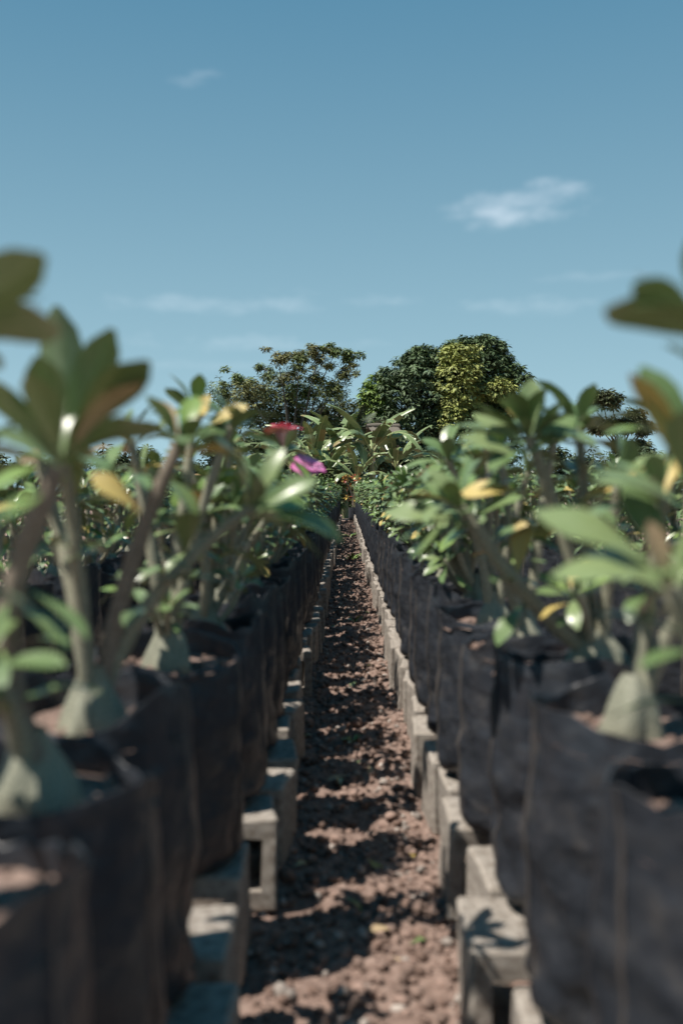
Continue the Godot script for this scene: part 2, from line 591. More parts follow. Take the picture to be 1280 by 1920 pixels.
func auto_branches(soil: float, tall: float, count: int, dense: int) -> Array:
	var out := []
	var turn := rand(0, TAU)
	for k in count:
		var a := turn + TAU * k / count + rand(-0.5, 0.5)
		var lean := rand(0.12, 0.62)
		var o := Vector3(cos(a), 0, sin(a))
		var reach := tall * rand(0.72, 1.05)
		var from := Vector3(o.x * 0.016, soil + rand(0.03, 0.065), o.z * 0.016)
		var to := Vector3(o.x * sin(lean) * reach * 0.62, soil + reach * cos(lean * 0.6), o.z * sin(lean) * reach * 0.62)
		var axis := (Vector3.UP + o * lean * 0.8).normalized()
		out.append({"from": from, "start": (o * 0.9 + Vector3.UP).normalized(), "to": to, "axis": axis, "n": dense + rng.randi() % 4, "low": 0.15, "high": rand(1.3, 1.75), "size": rand(0.095, 0.125), "r0": rand(0.010, 0.014), "r1": 0.007, "stray": 5})
		for side_shoot in (2 if rng.randf() < 0.5 else 1):
			var mid: Vector3 = from.lerp(to, rand(0.25, 0.65))
			var a2 := a + rand(-1.6, 1.6)
			var o2 := Vector3(cos(a2), 0, sin(a2))
			out.append({"from": mid, "start": (o2 + Vector3.UP * 0.5).normalized(), "to": mid + o2 * rand(0.05, 0.1) + Vector3.UP * rand(0.08, 0.16), "axis": (Vector3.UP + o2 * 0.5).normalized(), "n": maxi(6, dense - 4), "low": 0.15, "high": 1.5, "size": rand(0.08, 0.105), "r0": 0.008, "r1": 0.0055, "stray": 2})
	for k in 2:
		var a := rand(0, TAU)
		var o := Vector3(cos(a), 0, sin(a))
		out.append({"from": Vector3(o.x * 0.02, soil + 0.03, o.z * 0.02), "start": (o + Vector3.UP * 0.6).normalized(), "to": Vector3(o.x * rand(0.08, 0.13), soil + rand(0.1, 0.17), o.z * rand(0.08, 0.13)), "axis": (Vector3.UP + o * 0.9).normalized(), "n": 9, "low": 0.2, "high": 1.6, "size": rand(0.075, 0.1), "r0": 0.008, "r1": 0.0055, "stray": 1})
	return out

func bag_into(o: Node3D, v: Dictionary, near: bool) -> void:
	var bag := part("grow_bag", v.bag, M.plastic, o)
	if near:
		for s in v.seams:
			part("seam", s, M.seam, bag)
	part("soil", v.soil, M.soil, o)

func copy_of(o: Node3D, at: Vector3, turn: float, size := 1.0) -> Node3D:
	var c: Node3D = o.duplicate()
	c.name = numbered("potted_desert_rose")
	add_child(c)
	c.position = at
	c.rotation.y = turn
	c.scale = Vector3.ONE * size
	return c

# ---------------------------------------------------------------- trees and background plants
func cluster_shape(n: int, size: float, wide: float, droop: float, spread: float) -> Shape:      # a spray of narrow leaves
	var s := Shape.new()
	for k in n:
		var a := TAU * k / n + rand(-0.4, 0.4)
		var o := Vector3(cos(a), rand(-0.2, 0.7) - droop, sin(a)).normalized()
		var l := leaf_shape(4, 1, wide, 0.9, 0.0, 0.0, Color.WHITE, 0.85)
		var t := rand(0.78, 1.2)
		s.append(l, Transform3D(leaf_basis(o, Vector3.UP + Vector3(rand(-0.5, 0.5), 0, rand(-0.5, 0.5)), size * rand(0.7, 1.15)), o * size * spread * rand(0.0, 1.0)), Color(t, t, t))
	return s

func fill_lobe(crown: Shape, spray: Array, centre: Vector3, r: Vector3, n: int, col: Color, size: float, shell := 0.72, vary := 0.22) -> void:
	for k in n:
		var d := Vector3(rng.randfn(), rng.randfn(), rng.randfn()).normalized()
		var lump := 1.0 + 0.22 * noise.get_noise_3d(d.x * 170.0 + centre.x * 40.0, d.y * 170.0, d.z * 170.0)
		var p := centre + d * r * (shell + (1.0 - shell) * rng.randf()) * lump
		var b := Basis(Vector3.UP, rand(0, TAU)) * Basis(Vector3.RIGHT, rand(-0.6, 0.6))
		var tone := rand(1.0 - vary, 1.0 + vary)      # sprays differ at random
		crown.append(spray[rng.randi() % spray.size()], Transform3D(b.scaled_local(Vector3.ONE * size * rand(0.75, 1.3)), p), Color(col.r * tone, col.g * tone, col.b * tone * rand(0.85, 1.15)))

func sprays(n: int, size: float, wide: float, droop: float, spread: float) -> Array:
	return [cluster_shape(n, size, wide, droop, spread), cluster_shape(n, size, wide, droop, spread), cluster_shape(n, size, wide, droop, spread)]

func limb_tree(s: Shape, base: Vector3, fork: Vector3, tips: Array, r: float) -> void:
	tube(s, bent(base, fork, Vector3.UP, 6), [r * 1.25, r * 1.1, r, r * 0.95, r * 0.9, r * 0.88, r * 0.85], 9)
	for t in tips:
		var from := base.lerp(fork, rand(0.75, 1.0))
		var pts := bent(from, t, Vector3(t.x - from.x, absf(t.y - from.y) * 1.6, t.z - from.z), 7, 0.4)
		var rads := []
		for k in pts.size():
			rads.append(lerpf(r * 0.42, r * 0.07, pow(k / 7.0, 0.7)))
			if k:
				pts[k] += Vector3(rand(-1, 1), rand(-1, 1), rand(-1, 1)) * r * 0.3
		tube(s, pts, rads, 6)

func make_mango() -> void:
	var o := thing("mango_tree", Vector3(4.3, 0, -45))
	tag(o, "big round dense tree with patches of yellow-green young leaves", "tree")
	var s := Shape.new()
	# lobes: x, y, z of the centre, radii, clusters, colour
	var dark := Color(0.088, 0.132, 0.058)
	var blue := Color(0.102, 0.148, 0.074)
	var flush := Color(0.31, 0.34, 0.105)
	var fresh := Color(0.16, 0.24, 0.05)
	var lobes := [
		[Vector3(-1.35, 4.5, 0.2), Vector3(2.1, 2.25, 2.2), 1500, blue], [Vector3(-0.5, 5.9, -0.4), Vector3(1.7, 1.55, 1.8), 700, dark], [Vector3(1.5, 5.9, -0.3), Vector3(1.85, 1.95, 2.0), 1000, dark],
		[Vector3(2.8, 5.3, 0.0), Vector3(1.25, 1.5, 1.6), 600, dark], [Vector3(-1.7, 2.9, 0.6), Vector3(1.9, 1.7, 1.9), 900, blue], [Vector3(1.3, 3.2, 0.3), Vector3(2.3, 1.9, 2.0), 900, dark],
		[Vector3(0.6, 5.55, 1.25), Vector3(1.05, 1.75, 1.0), 620, flush], [Vector3(0.25, 4.0, 1.75), Vector3(0.62, 0.9, 0.5), 190, flush], [Vector3(2.25, 5.3, 1.35), Vector3(0.85, 0.5, 0.5), 170, flush],
		[Vector3(0.75, 6.95, 0.6), Vector3(0.95, 0.45, 0.8), 190, flush], [Vector3(-3.0, 4.75, 0.6), Vector3(0.8, 1.3, 0.9), 380, fresh], [Vector3(-3.3, 3.9, 0.5), Vector3(0.7, 0.9, 0.8), 220, fresh],
		[Vector3(-1.1, 6.65, 0.4), Vector3(0.8, 0.55, 0.7), 200, dark], [Vector3(1.9, 7.25, 0.0), Vector3(1.0, 0.6, 0.9), 240, dark], [Vector3(-2.4, 2.4, 1.3), Vector3(0.9, 0.8, 0.7), 200, fresh],
	]
	var tips := []
	var crown := Shape.new()
	var spray := sprays(11, 0.23, 0.27, 0.35, 0.35)
	for l in lobes:
		tips.append(l[0])
		fill_lobe(crown, spray, l[0], l[1], int(l[2] * 1.15), l[3], 1.0)
	for k in 46:      # sprays that break the outline
		var l: Array = lobes[rng.randi() % 6]
		var d := Vector3(rand(-1, 1), rand(0.1, 1), rand(-0.3, 0.6)).normalized()
		fill_lobe(crown, spray, l[0] + d * l[1] * 1.02, Vector3(0.26, 0.2, 0.26), 9, l[3], 0.95, 0.2)
	limb_tree(s, Vector3.ZERO, Vector3(0.1, 2.0, 0), tips, 0.34)
	part("trunk", s.mesh(), M.trunk, o)
	part("crown", crown.mesh(), M.tree_leaves, o)

func make_open_tree() -> void:
	var o := thing("open_tree", Vector3(-2.3, 0, -40))
	tag(o, "loose airy tree with twiggy branches and brownish green leaves", "tree")
	var tips := []
	for p in [[-5.0, 4.75], [-4.3, 5.25], [-3.9, 4.55], [-3.2, 5.55], [-2.6, 5.9], [-2.55, 5.3], [-1.9, 6.35], [-1.9, 5.7], [-1.1, 5.9], [-1.25, 5.3], [-0.5, 6.25], [0.1, 6.1], [-0.1, 5.4], [-3.3, 4.7], [-2.4, 4.7], [-1.6, 4.7], [-0.6, 4.75], [-3.9, 3.8], [-3.0, 3.8], [-2.1, 3.9], [-1.2, 3.8], [-0.3, 4.1], [-3.2, 3.0], [-2.2, 2.9], [-1.2, 2.9], [-4.3, 2.7], [-0.2, 3.2]]:
		tips.append(Vector3(p[0] + 2.3, p[1], rand(-1.3, 1.3)))
	var s := Shape.new()
	limb_tree(s, Vector3.ZERO, Vector3(0.15, 1.9, 0), tips, 0.17)
	var crown := Shape.new()
	var spray := sprays(8, 0.2, 0.3, 0.1, 0.5)
	for k in tips.size():
		var t: Vector3 = tips[k]
		var high := t.y > 4.9
		var col := Color(0.155, 0.150, 0.064).lerp(Color(0.122, 0.172, 0.058), rng.randf())      # green and bronze sprays mixed all over
		fill_lobe(crown, spray, t, Vector3(0.42, 0.3, 0.42) if high else Vector3(0.9, 0.72, 0.85), 70 if high else 240, col, 0.72, 0.15, 0.32)
		for j in 4 if high else 2:      # twigs with tufts
			var q := t + Vector3(rand(-0.65, 0.65), rand(0.0, 0.5), rand(-0.5, 0.5))
			tube(s, bent(t, q, Vector3.UP, 3), [0.016, 0.012, 0.009, 0.006], 4)
			fill_lobe(crown, spray, q, Vector3(0.2, 0.15, 0.2), 17, col * 1.05, 0.7, 0.1, 0.32)
	part("trunk", s.mesh(), M.trunk, o)
	part("crown", crown.mesh(), M.tree_leaves, o)

func make_far_tree(at: Vector3, label: String, wide: float, tall: float, col: Color) -> void:
	var o := thing("background_tree", at)
	tag(o, label, "tree", "")
	var s := Shape.new()
	var crown := Shape.new()
	var spray := sprays(9, 0.24, 0.3, 0.15, 0.5)
	var tips := []
	for k in 15:
		var t := Vector3(rand(-0.5, 0.5) * wide, tall * rand(0.3, 0.92), rand(-0.4, 0.4) * wide)
		tips.append(t)
		fill_lobe(crown, spray, t, Vector3(0.2, 0.15, 0.2) * wide, 150, col, 1.0, 0.3, 0.3)
	limb_tree(s, Vector3.ZERO, Vector3(0.1, tall * 0.4, 0), tips, 0.2)
	part("trunk", s.mesh(), M.trunk, o)
	part("crown", crown.mesh(), M.tree_leaves, o)

func make_shrub(at: Vector3, wide: float, tall: float, col: Color, label: String, group: String) -> Node3D:
	var o := thing("shrub", at)
	tag(o, label, "shrub", group)
	var s := Shape.new()
	var crown := Shape.new()
	var spray: Array = M.shrub_sprays
	for k in 11:
		var t := Vector3(rand(-0.42, 0.42) * wide, tall * rand(0.1, 0.86), rand(-0.35, 0.35) * wide)
		tube(s, bent(Vector3(t.x * 0.2, 0, t.z * 0.2), t, Vector3.UP, 4), [0.04, 0.035, 0.028, 0.02, 0.01], 5)
		fill_lobe(crown, spray, t, Vector3(wide * 0.24, tall * 0.2, wide * 0.24), 70, col, 1.0, 0.25, 0.32)
	part("stem", s.mesh(), M.trunk, o)
	part("foliage", crown.mesh(), M.tree_leaves, o)
	return o

func banana_leaf(l: float, wide: float, droop: float, torn: float) -> Shape:
	# a long arching blade: a keeled midrib and two halves split into ribbons
	var s := Shape.new()
	var n := 26
	var mids := []
	var ups := []
	var p := Vector3.ZERO
	for k in n + 1:
		var t := float(k) / n
		var a := -droop * pow(t, 1.5)
		mids.append(p)
		ups.append(Vector3(0, -sin(a), cos(a)))
		p += Vector3(0, cos(a), sin(a)) * l / n
	var rib := []
	for k in n + 1:
		rib.append(lerpf(0.022, 0.004, float(k) / n))
	tube(s, mids, rib, 5, Color(0.36, 0.40, 0.19))
	for side in [-1.0, 1.0]:
		var k := 4
		while k < n:
			var len := 1 + rng.randi() % 3 if rng.randf() < torn else 3 + rng.randi() % 4
			var tilt := rand(-0.3, 0.9)
			var last := mini(k + len, n)
			var rows := []
			for j in range(k, last + 1):
				var t := float(j) / n
				var w := wide * 0.5 * pow(maxf(0.0, sin(PI * pow((t - 0.12) / 0.88, 0.72) * 0.985 + 0.03)), 0.55)
				var x := Vector3(side, 0, 0)
				var row := []
				for q in 4:
					var f := q / 3.0
					var sag: float = f * f * (0.25 + tilt * 0.5) + f * tilt * 0.25
					row.append(mids[j] + x * w * f * cos(sag) - ups[j] * w * sag * 0.8 + (mids[mini(j + 1, n)] - mids[j]) * f * 0.9)
				rows.append(row)
			var c := Color(0.155, 0.21, 0.088) * rand(0.8, 1.25)
			if rng.randf() < 0.04: c = Color(0.24, 0.19, 0.08)
			s.grid(rows, false, c)
			k = last
	return s

func make_banana(at: Vector3, tall: float, n: int, label: String) -> void:
	var o := thing("banana_plant", at, rand(0, TAU))
	tag(o, label, "banana plant", "banana plants at the end of the path")
	var s := Shape.new()
	var top := tall * 0.55
	tube(s, [Vector3(0, -0.02, 0), Vector3(0.01, top * 0.3, 0), Vector3(0.03, top * 0.7, 0.01), Vector3(0.03, top, 0.02)], [0.11, 0.1, 0.075, 0.045], 9)
	part("stem", s.mesh(), M.banana_stem, o)
	for k in n:
		var a := k * 2.4 + rand(-0.3, 0.3)
		var f := float(k) / n
		var d := Vector3(cos(a), 0, sin(a))
		var along := (Vector3.UP * lerpf(2.2, 0.75, f) + d).normalized()
		var up := Vector3.UP * 0.4 - d
		var l := tall * lerpf(0.5, 0.68, rng.randf())
		part("leaf", banana_leaf(l, tall * rand(0.10, 0.13), lerpf(0.9, 2.5, f) * rand(0.8, 1.15), 0.55).mesh(), M.far_leaves, o, Transform3D(leaf_basis(along, up, 1.0), Vector3(0.02, top - 0.05 - f * 0.12, 0.01)))

func make_palm(at: Vector3, tall: float) -> void:
	var o := thing("palm_tree", at)
	tag(o, "dark feathery palm standing between the two big trees", "palm")
	var s := Shape.new()
	tube(s, [Vector3(0, -0.05, 0), Vector3(0.05, tall * 0.25, 0), Vector3(0.0, tall * 0.5, 0)], [0.2, 0.15, 0.12], 9)
	part("trunk", s.mesh(), M.trunk, o)
	for k in 15:
		var a := k * 2.4
		var f := k / 15.0
		var d := Vector3(cos(a), 0, sin(a))
		var fr := Shape.new()
		var l := tall * rand(0.42, 0.55)
		var rib := bent(Vector3.ZERO, Vector3(0, l * 0.85, -l * lerpf(0.05, 0.5, f)), Vector3(0, 1, 0), 14, 0.6)
		var rads := []
		for j in 15: rads.append(lerpf(0.025, 0.005, j / 14.0))
		tube(fr, rib, rads, 4, Color(0.12, 0.13, 0.06))
		for j in range(2, 15):
			for h in 3:
				var at2: Vector3 = rib[j - 1].lerp(rib[j], h / 3.0)
				for side in [-1.0, 1.0]:
					var w := Vector3(side, 0.75, -0.25 + rand(-0.1, 0.1)).normalized()
					fr.append(palm_leaflet, Transform3D(leaf_basis(w, Vector3(0, 0, 1), 0.62 * sin(PI * (j + 1) / 17.0) + 0.1), at2), Color(0.062, 0.082, 0.04) * rand(0.8, 1.2))
		var along := (Vector3.UP * lerpf(2.4, 0.35, f) + d).normalized()
		part("frond", fr.mesh(), M.far_leaves, o, Transform3D(leaf_basis(along, Vector3.UP * 0.3 - d, 1.0), Vector3(0, tall * 0.5, 0)))

var palm_leaflet: Shape

# ---------------------------------------------------------------- the scene
func _ready() -> void:
	rng.seed = 20240
	noise.noise_type = FastNoiseLite.TYPE_SIMPLEX_SMOOTH
	noise.frequency = 0.01
	noise.fractal_octaves = 3

	# camera: a 35 mm lens, level, eye at 0.85 m, focused far down the path
	var cam := Camera3D.new()
	cam.name = "camera"
	cam.position = Vector3(0, 0.85, 0)
	cam.rotation = Vector3(-0.0214, 0.0054, 0)
	var lens := CameraAttributesPhysical.new()
	lens.frustum_focal_length = 35.0
	lens.frustum_focus_distance = 19.0
	lens.exposure_aperture = 2.7
	cam.attributes = lens
	cam.fov = 54.43
	cam.near = 0.05
	cam.far = 600.0
	add_child(cam)
	cam.current = true

	var env := Environment.new()
	env.background_mode = Environment.BG_SKY
	var sky_mat := ProceduralSkyMaterial.new()
	sky_mat.sky_top_color = lin(0.007, 0.116, 0.234)
	sky_mat.sky_horizon_color = lin(0.330, 0.500, 0.565)
	sky_mat.sky_curve = 0.24
	sky_mat.ground_horizon_color = lin(0.30, 0.27, 0.24)
	sky_mat.ground_bottom_color = lin(0.18, 0.14, 0.115)
	sky_mat.sun_angle_max = 1.0
	sky_mat.sky_cover = make_clouds()
	sky_mat.sky_cover_modulate = Color(1, 1, 1, 1)
	var sky := Sky.new()
	sky.sky_material = sky_mat
	env.sky = sky
	env.tonemap_mode = Environment.TONE_MAPPER_LINEAR
	env.tonemap_exposure = 1.35
	env.sdfgi_enabled = true
	env.ssao_enabled = true
	env.ssil_enabled = true
	var we := WorldEnvironment.new()
	we.name = "world_environment"
	we.environment = env
	add_child(we)

	var sun := DirectionalLight3D.new()
	sun.name = "sun"
	sun.light_energy = 1.6
	sun.light_angular_distance = 0.5
	sun.light_color = Color(1.0, 0.97, 0.93)
	sun.shadow_enabled = true
	add_child(sun)
	sun.look_at_from_position(Vector3.ZERO, Vector3(0.41, -0.9, -0.20), Vector3.FORWARD)

	make_materials()
	make_prototypes()
	make_ground()
	make_background()
	make_blocks()
	make_rows()
	make_details()

func make_clouds() -> ImageTexture:
	# thin fair-weather wisps: a few low streaks and scattered shreds all round the sky
	var w := 2048
	var h := 1024
	var f := FastNoiseLite.new()
	f.seed = 4; f.frequency = 0.012; f.fractal_octaves = 5
	var im := Image.create(w, h, false, Image.FORMAT_RGBA8)
	im.fill(Color(1, 1, 1, 0))
	# azimuth (0 = straight ahead, to the right positive), elevation, half width, half height in degrees, strength
	var wisps := [[9.6, 15.6, 4.6, 1.25, 0.34], [8.6, 14.9, 2.6, 0.7, 0.16], [-9.2, 22.0, 1.5, 0.35, 0.15], [-8.0, 22.4, 1.3, 0.28, 0.13],
		[-7.5, 10.5, 8.5, 0.75, 0.085], [2.2, 10.9, 3.4, 0.5, 0.07], [11.0, 10.4, 5.5, 0.55, 0.075], [13.5, 11.8, 4.0, 0.35, 0.06], [-5.0, 8.4, 9.0, 0.5, 0.07], [-9.0, 7.2, 8.0, 0.4, 0.05]]
	rng.seed = 77
	for k in 34:
		var az := rand(24.0, 336.0)
		wisps.append([az, rand(7.0, 12.0), rand(4.0, 9.0), rand(0.35, 0.7), rand(0.05, 0.09)])
		if k < 12: wisps.append([rand(24.0, 336.0), rand(13.0, 40.0), rand(1.5, 4.5), rand(0.4, 1.3), rand(0.12, 0.3)])
	for c in wisps:
		var cx: float = fposmod(c[0] / 360.0, 1.0) * w
		var cy: float = (0.5 - c[1] / 180.0) * h
		var rx: float = c[2] / 360.0 * w
		var ry: float = c[3] / 180.0 * h
		for y in range(int(cy - ry * 1.6), int(cy + ry * 1.6) + 1):
			for x in range(int(cx - rx * 1.25), int(cx + rx * 1.25) + 1):
				var dx := (x - cx) / rx
				var dy := (y - cy) / ry
				var n1 := f.get_noise_2d(x * 1.5, y * 5.0)
				var n2 := f.get_noise_2d(x * 6.0 + 300.0, y * 17.0)
				dy += n1 * 0.9 + dx * 0.12
				var d := 1.0 - dx * dx - dy * dy + n1 * 0.7 + n2 * 0.65
				if d <= 0.0 or y < 0 or y >= h: continue
				var a: float = c[4] * (0.62 if c[4] > 0.1 else 1.25) * smoothstep(0.0, 2.0, d)
				var px := posmod(x, w)
				var old := im.get_pixel(px, y)
				im.set_pixel(px, y, Color(0.98, 0.93, 0.92, minf(1.0, old.a + a)))
	rng.seed = 20240
	return ImageTexture.create_from_image(im)

func make_prototypes() -> void:
	for k in 6:
		leaf_meshes.append(leaf_shape(9, 4, [0.29, 0.34, 0.31, 0.27, 0.32, 0.36][k], [0.55, 0.9, 0.3, 1.15, 0.7, 0.45][k], [0.28, 0.2, 0.36, 0.25, 0.12, 0.3][k], [0.05, 0.12, 0.04, 0.1, 0.14, 0.06][k]).mesh())
	for k in 4:
		far_leaf_shapes.append(leaf_shape(5, 2, [0.31, 0.36, 0.33, 0.35][k], [0.55, 0.9, 0.3, 1.1][k], 0.26, 0.0))
	palm_leaflet = leaf_shape(3, 1, 0.09, 0.4, 0.0, 0.0, Color.WHITE, 0.9)
	M.flowers = [flower_mesh(Color(0.62, 0.035, 0.10), Color(0.75, 0.42, 0.42)), flower_mesh(Color(0.60, 0.10, 0.36), Color(0.80, 0.62, 0.68)), flower_mesh(Color(0.50, 0.02, 0.035), Color(0.55, 0.12, 0.10))]
	M.shrub_sprays = sprays(8, 0.23, 0.34, 0.05, 0.6)
	for k in 7:
		bag_variants.append(make_bag(3 + k * 5, 40, 26, [0.385, 0.372, 0.395, 0.38, 0.39, 0.365, 0.385][k]))
	for k in 4:
		far_bags.append(make_bag(50 + k * 3, 16, 8, [0.385, 0.375, 0.392, 0.38][k]))

func make_ground() -> void:
	var g := PlaneMesh.new()
	g.size = Vector2(700, 700)
	g.subdivide_width = 8
	g.subdivide_depth = 8
	var o := part("ground", g, M.ground, self, Transform3D(Basis.IDENTITY, Vector3(0, -0.035, -150)))
	tag(o, "open pinkish gravelly ground around the nursery beds", "", "", "structure")
	# the path: trampled soil with real lumps
	var s := Shape.new()
	var rows := []
	var z := 0.6
	noise.seed = 3
	while z > -PATH_END - 1.2:
		var row := []
		for k in 31:
			var x := lerpf(-0.42, 0.46, k / 30.0)
			var lump := 0.026 * noise.get_noise_2d(x * 420.0, z * 420.0) + 0.017 * noise.get_noise_2d(x * 1500.0 + 80.0, z * 1500.0) + 0.03 * noise.get_noise_2d(x * 120.0, z * 90.0 + 40.0)
			row.append(Vector3(x + rand(-0.004, 0.004), lump, z + rand(-0.005, 0.005)))
		rows.append(row)
		z -= 0.026 if z > -7.0 else 0.05
	s.grid(rows)
	tag(part("path", s.mesh(), M.soil, self), "narrow lumpy red-brown soil path between the two rows of bags", "", "", "structure")
	# loose stones and clods on the path
	var st := Shape.new()
	pebble(st, Vector3.ZERO, 1.0)
	var where := []
	var tints := []
	for k in 30000:
		var d := 0.3 + (PATH_END + 0.3) * pow(rng.randf(), 1.25)
		var x := rand(-0.2, 0.25)
		var r := 0.0035 + 0.0125 * pow(rng.randf(), 3.0)
		if rng.randf() < 0.05: r *= rand(1.3, 1.9)
		var y := 0.026 * noise.get_noise_2d(x * 420.0, -d * 420.0) + 0.017 * noise.get_noise_2d(x * 1500.0 + 80.0, -d * 1500.0) + 0.03 * noise.get_noise_2d(x * 120.0, -d * 90.0 + 40.0)
		var b := Basis.from_euler(Vector3(rand(-0.5, 0.5), rand(0, TAU), rand(-0.5, 0.5))).scaled_local(Vector3(r * rand(0.8, 1.5), r * rand(0.6, 1.0), r * rand(0.7, 1.1)))
		where.append(Transform3D(b, Vector3(x, y + r * 0.25, -d)))
		var t := rand(0.6, 1.25)
		var c := Color(0.245, 0.170, 0.138)
		if rng.randf() < 0.12: c = Color(0.35, 0.305, 0.27)
		elif rng.randf() < 0.25: c = Color(0.17, 0.112, 0.088)
		tints.append(Color(c.r * t, c.g * t, c.b * t))
	var gm := many("gravel", st.mesh(), M.stone, where, tints, self)
	tag(gm, "loose red-brown clods and small stones littering the path", "gravel", "", "stuff")

func make_background() -> void:
	rng.seed = 501
	make_mango()
	make_open_tree()
	make_palm(Vector3(-0.25, 0, -41.5), 5.0)
	make_far_tree(Vector3(14.2, 0, -52), "open leafy tree far off behind the beds, apart from the big round one", 3.2, 6.9, Color(0.085, 0.10, 0.045))
	rng.seed = 611
	for b in [[-0.05, 32.0, 3.75, 12, "tallest banana plant with arching torn leaves in the clump"], [0.75, 30.8, 3.9, 10, "banana plant with steep upright leaves beside the tallest one"], [-1.0, 31.0, 3.2, 11, "banana plant with drooping leaves under the airy tree"], [1.6, 33.0, 3.2, 10, "banana plant in front of the thatched roof"], [-1.9, 33.5, 3.3, 10, "lower banana plant deep in the shade of the thicket"], [-0.6, 29.9, 2.6, 9, "banana plant with pale ribbed leaves between two taller ones"], [0.3, 29.4, 2.3, 9, "young short banana plant at the foot of the clump"]]:
		make_banana(Vector3(b[0], -0.035, -b[1]), b[2], b[3], b[4])
	rng.seed = 733
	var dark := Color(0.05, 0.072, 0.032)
	for p in [[-15.0, 38.0, 4.0, 2.6], [-12.0, 37.0, 3.6, 2.3], [-9.3, 38.5, 3.4, 2.7], [-6.8, 38.0, 3.2, 2.5], [-4.6, 37.0, 2.8, 3.3], [-2.9, 36.5, 2.6, 3.4], [-1.0, 37.5, 2.6, 3.5], [0.4, 36.5, 2.2, 2.6], [1.6, 38.0, 2.5, 3.3], [3.0, 37.5, 2.7, 2.6], [5.2, 37.5, 3.0, 2.5], [7.6, 38.0, 3.2, 2.6], [10.2, 38.5, 3.4, 3.0], [13.0, 38.0, 3.6, 2.7], [16.0, 39.0, 3.6, 2.8]]:
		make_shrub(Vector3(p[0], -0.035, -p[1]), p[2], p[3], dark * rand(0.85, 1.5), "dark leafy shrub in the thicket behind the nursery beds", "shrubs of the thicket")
	# the thatched shelter whose roof shows behind the bananas
	var hut := thing("thatched_shelter", Vector3(1.3, -0.035, -36.0), 0.15)
	tag(hut, "small shelter with grey-brown thatched roof behind the banana plants", "shelter")
	for sx in [-0.42, 0.42]:
		for sz in [-0.6, 0.6]:
			var ps := Shape.new()
			tube(ps, [Vector3(sx, -0.05, sz), Vector3(sx, 1.0, sz), Vector3(sx, 2.5, sz)], [0.05, 0.045, 0.04], 7)
			part("post", ps.mesh(), M.wood, hut)
	for sd in [-1.0, 1.0]:
		var rs := Shape.new()
		var rows := []
		for k in 9:
			var t := k / 8.0
			var row := []
			for j in 15:
				row.append(Vector3(lerpf(-0.55, 0.55, j / 14.0), 3.2 - t * 0.32 + rand(-0.03, 0.03) - (rand(0.0, 0.1) if k == 8 else 0.0), sd * (0.02 + t * 1.0)))
			rows.append(row)
		rs.grid(rows)
		part("roof_slope", rs.mesh(), M.thatch, hut)
	var ridge := Shape.new()
	tube(ridge, [Vector3(-0.6, 3.2, 0), Vector3(-0.2, 3.23, 0), Vector3(0.2, 3.2, 0), Vector3(0.6, 3.22, 0)], [0.09, 0.1, 0.1, 0.09], 8)
	part("ridge_roll", ridge.mesh(), M.thatch, hut)

func make_blocks() -> void:
	rng.seed = 88
	var kinds := []
	for k in 6:
		kinds.append(make_block(11 + k * 7))
	var rows := [
		[0.40, 0.5, PATH_END, 0.208, 0.30, 0.026, "pale hollow concrete block in the sunlit edging of the path", "blocks under the bags on the sunlit path edge"],
		[-0.352, 0.5, PATH_END, 0.208, 0.32, 0.026, "hollow concrete block in the shaded edging of the path", "blocks under the bags on the shaded path edge"],
		[1.07, 2.5, 12.6, 0.36, 0.42, 0.015, "hollow concrete block under the second row of bags from the sunlit path edge", "blocks under the second rows"],
		[-1.02, 2.5, 12.6, 0.36, 0.42, 0.015, "hollow concrete block under the second row of bags from the shaded path edge", "blocks under the second rows"],
	]
	var lit_marks := [[0.62, "dark raised leaves"], [0.90, "a withered leaf"], [1.25, "crumpled low rim"], [1.62, "dark swollen trunk"], [1.95, "single dark red blossom"]]
	var shady_marks := [[0.70, "highest dark leaves"], [0.98, "thick tan stem"], [1.27, "pale swollen base"], [1.76, "a tuft at its base"], [2.5, "red and pink blossoms"]]
	for r in rows:
		var d: float = r[1]
		while d < r[2]:
			var x: float = r[0] + rand(-r[5], r[5])
			var o := part("concrete_block", kinds[rng.randi() % kinds.size()], null, self, Transform3D(Basis.from_euler(Vector3(rand(-0.015, 0.015), rand(-0.12, 0.12) + (PI if rng.randf() < 0.5 else 0.0), rand(-0.012, 0.012))), Vector3(x, -0.004, -d)))
			tag(o, r[6], "concrete block", r[7])
			for w in (lit_marks if r[0] == 0.40 else shady_marks if r[0] == -0.352 else []):
				if absf(d - w[0]) < 0.11:
					o.set_meta("label", "concrete block under the bag of the desert rose with " + w[1])
			d += rand(r[3], r[4])

func custom_plant(x: float, d: float, variant: int, spec: Dictionary, label: String, group: String) -> void:
	# branch ends are given in metres in the nursery's own axes and turned into the bag's
	var at := Vector3(x, BLOCK_TOP, -d)
	var o := thing("potted_desert_rose", at)
	tag(o, label, "potted plant", group)
	var v: Dictionary = bag_variants[variant]
	bag_into(o, v, true)
	var bag: Node3D = o.get_node("grow_bag")
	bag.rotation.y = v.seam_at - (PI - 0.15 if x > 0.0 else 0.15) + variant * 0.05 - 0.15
	spec.soil = v.top
	for b in spec.branches:
		b.to = b.to - at
		if not b.has("from"):
			var e: Vector3 = (b.to - Vector3(spec.get("x", 0.0), spec.soil, spec.get("z", 0.0)))
			e.y = 0
			b.from = Vector3(spec.get("x", 0.0), spec.soil + 0.045, spec.get("z", 0.0)) + e.normalized() * 0.012
		if not b.has("start"):
			b.start = Vector3.UP + (b.to - b.from).normalized() * 0.8
	grow(o, spec, true)

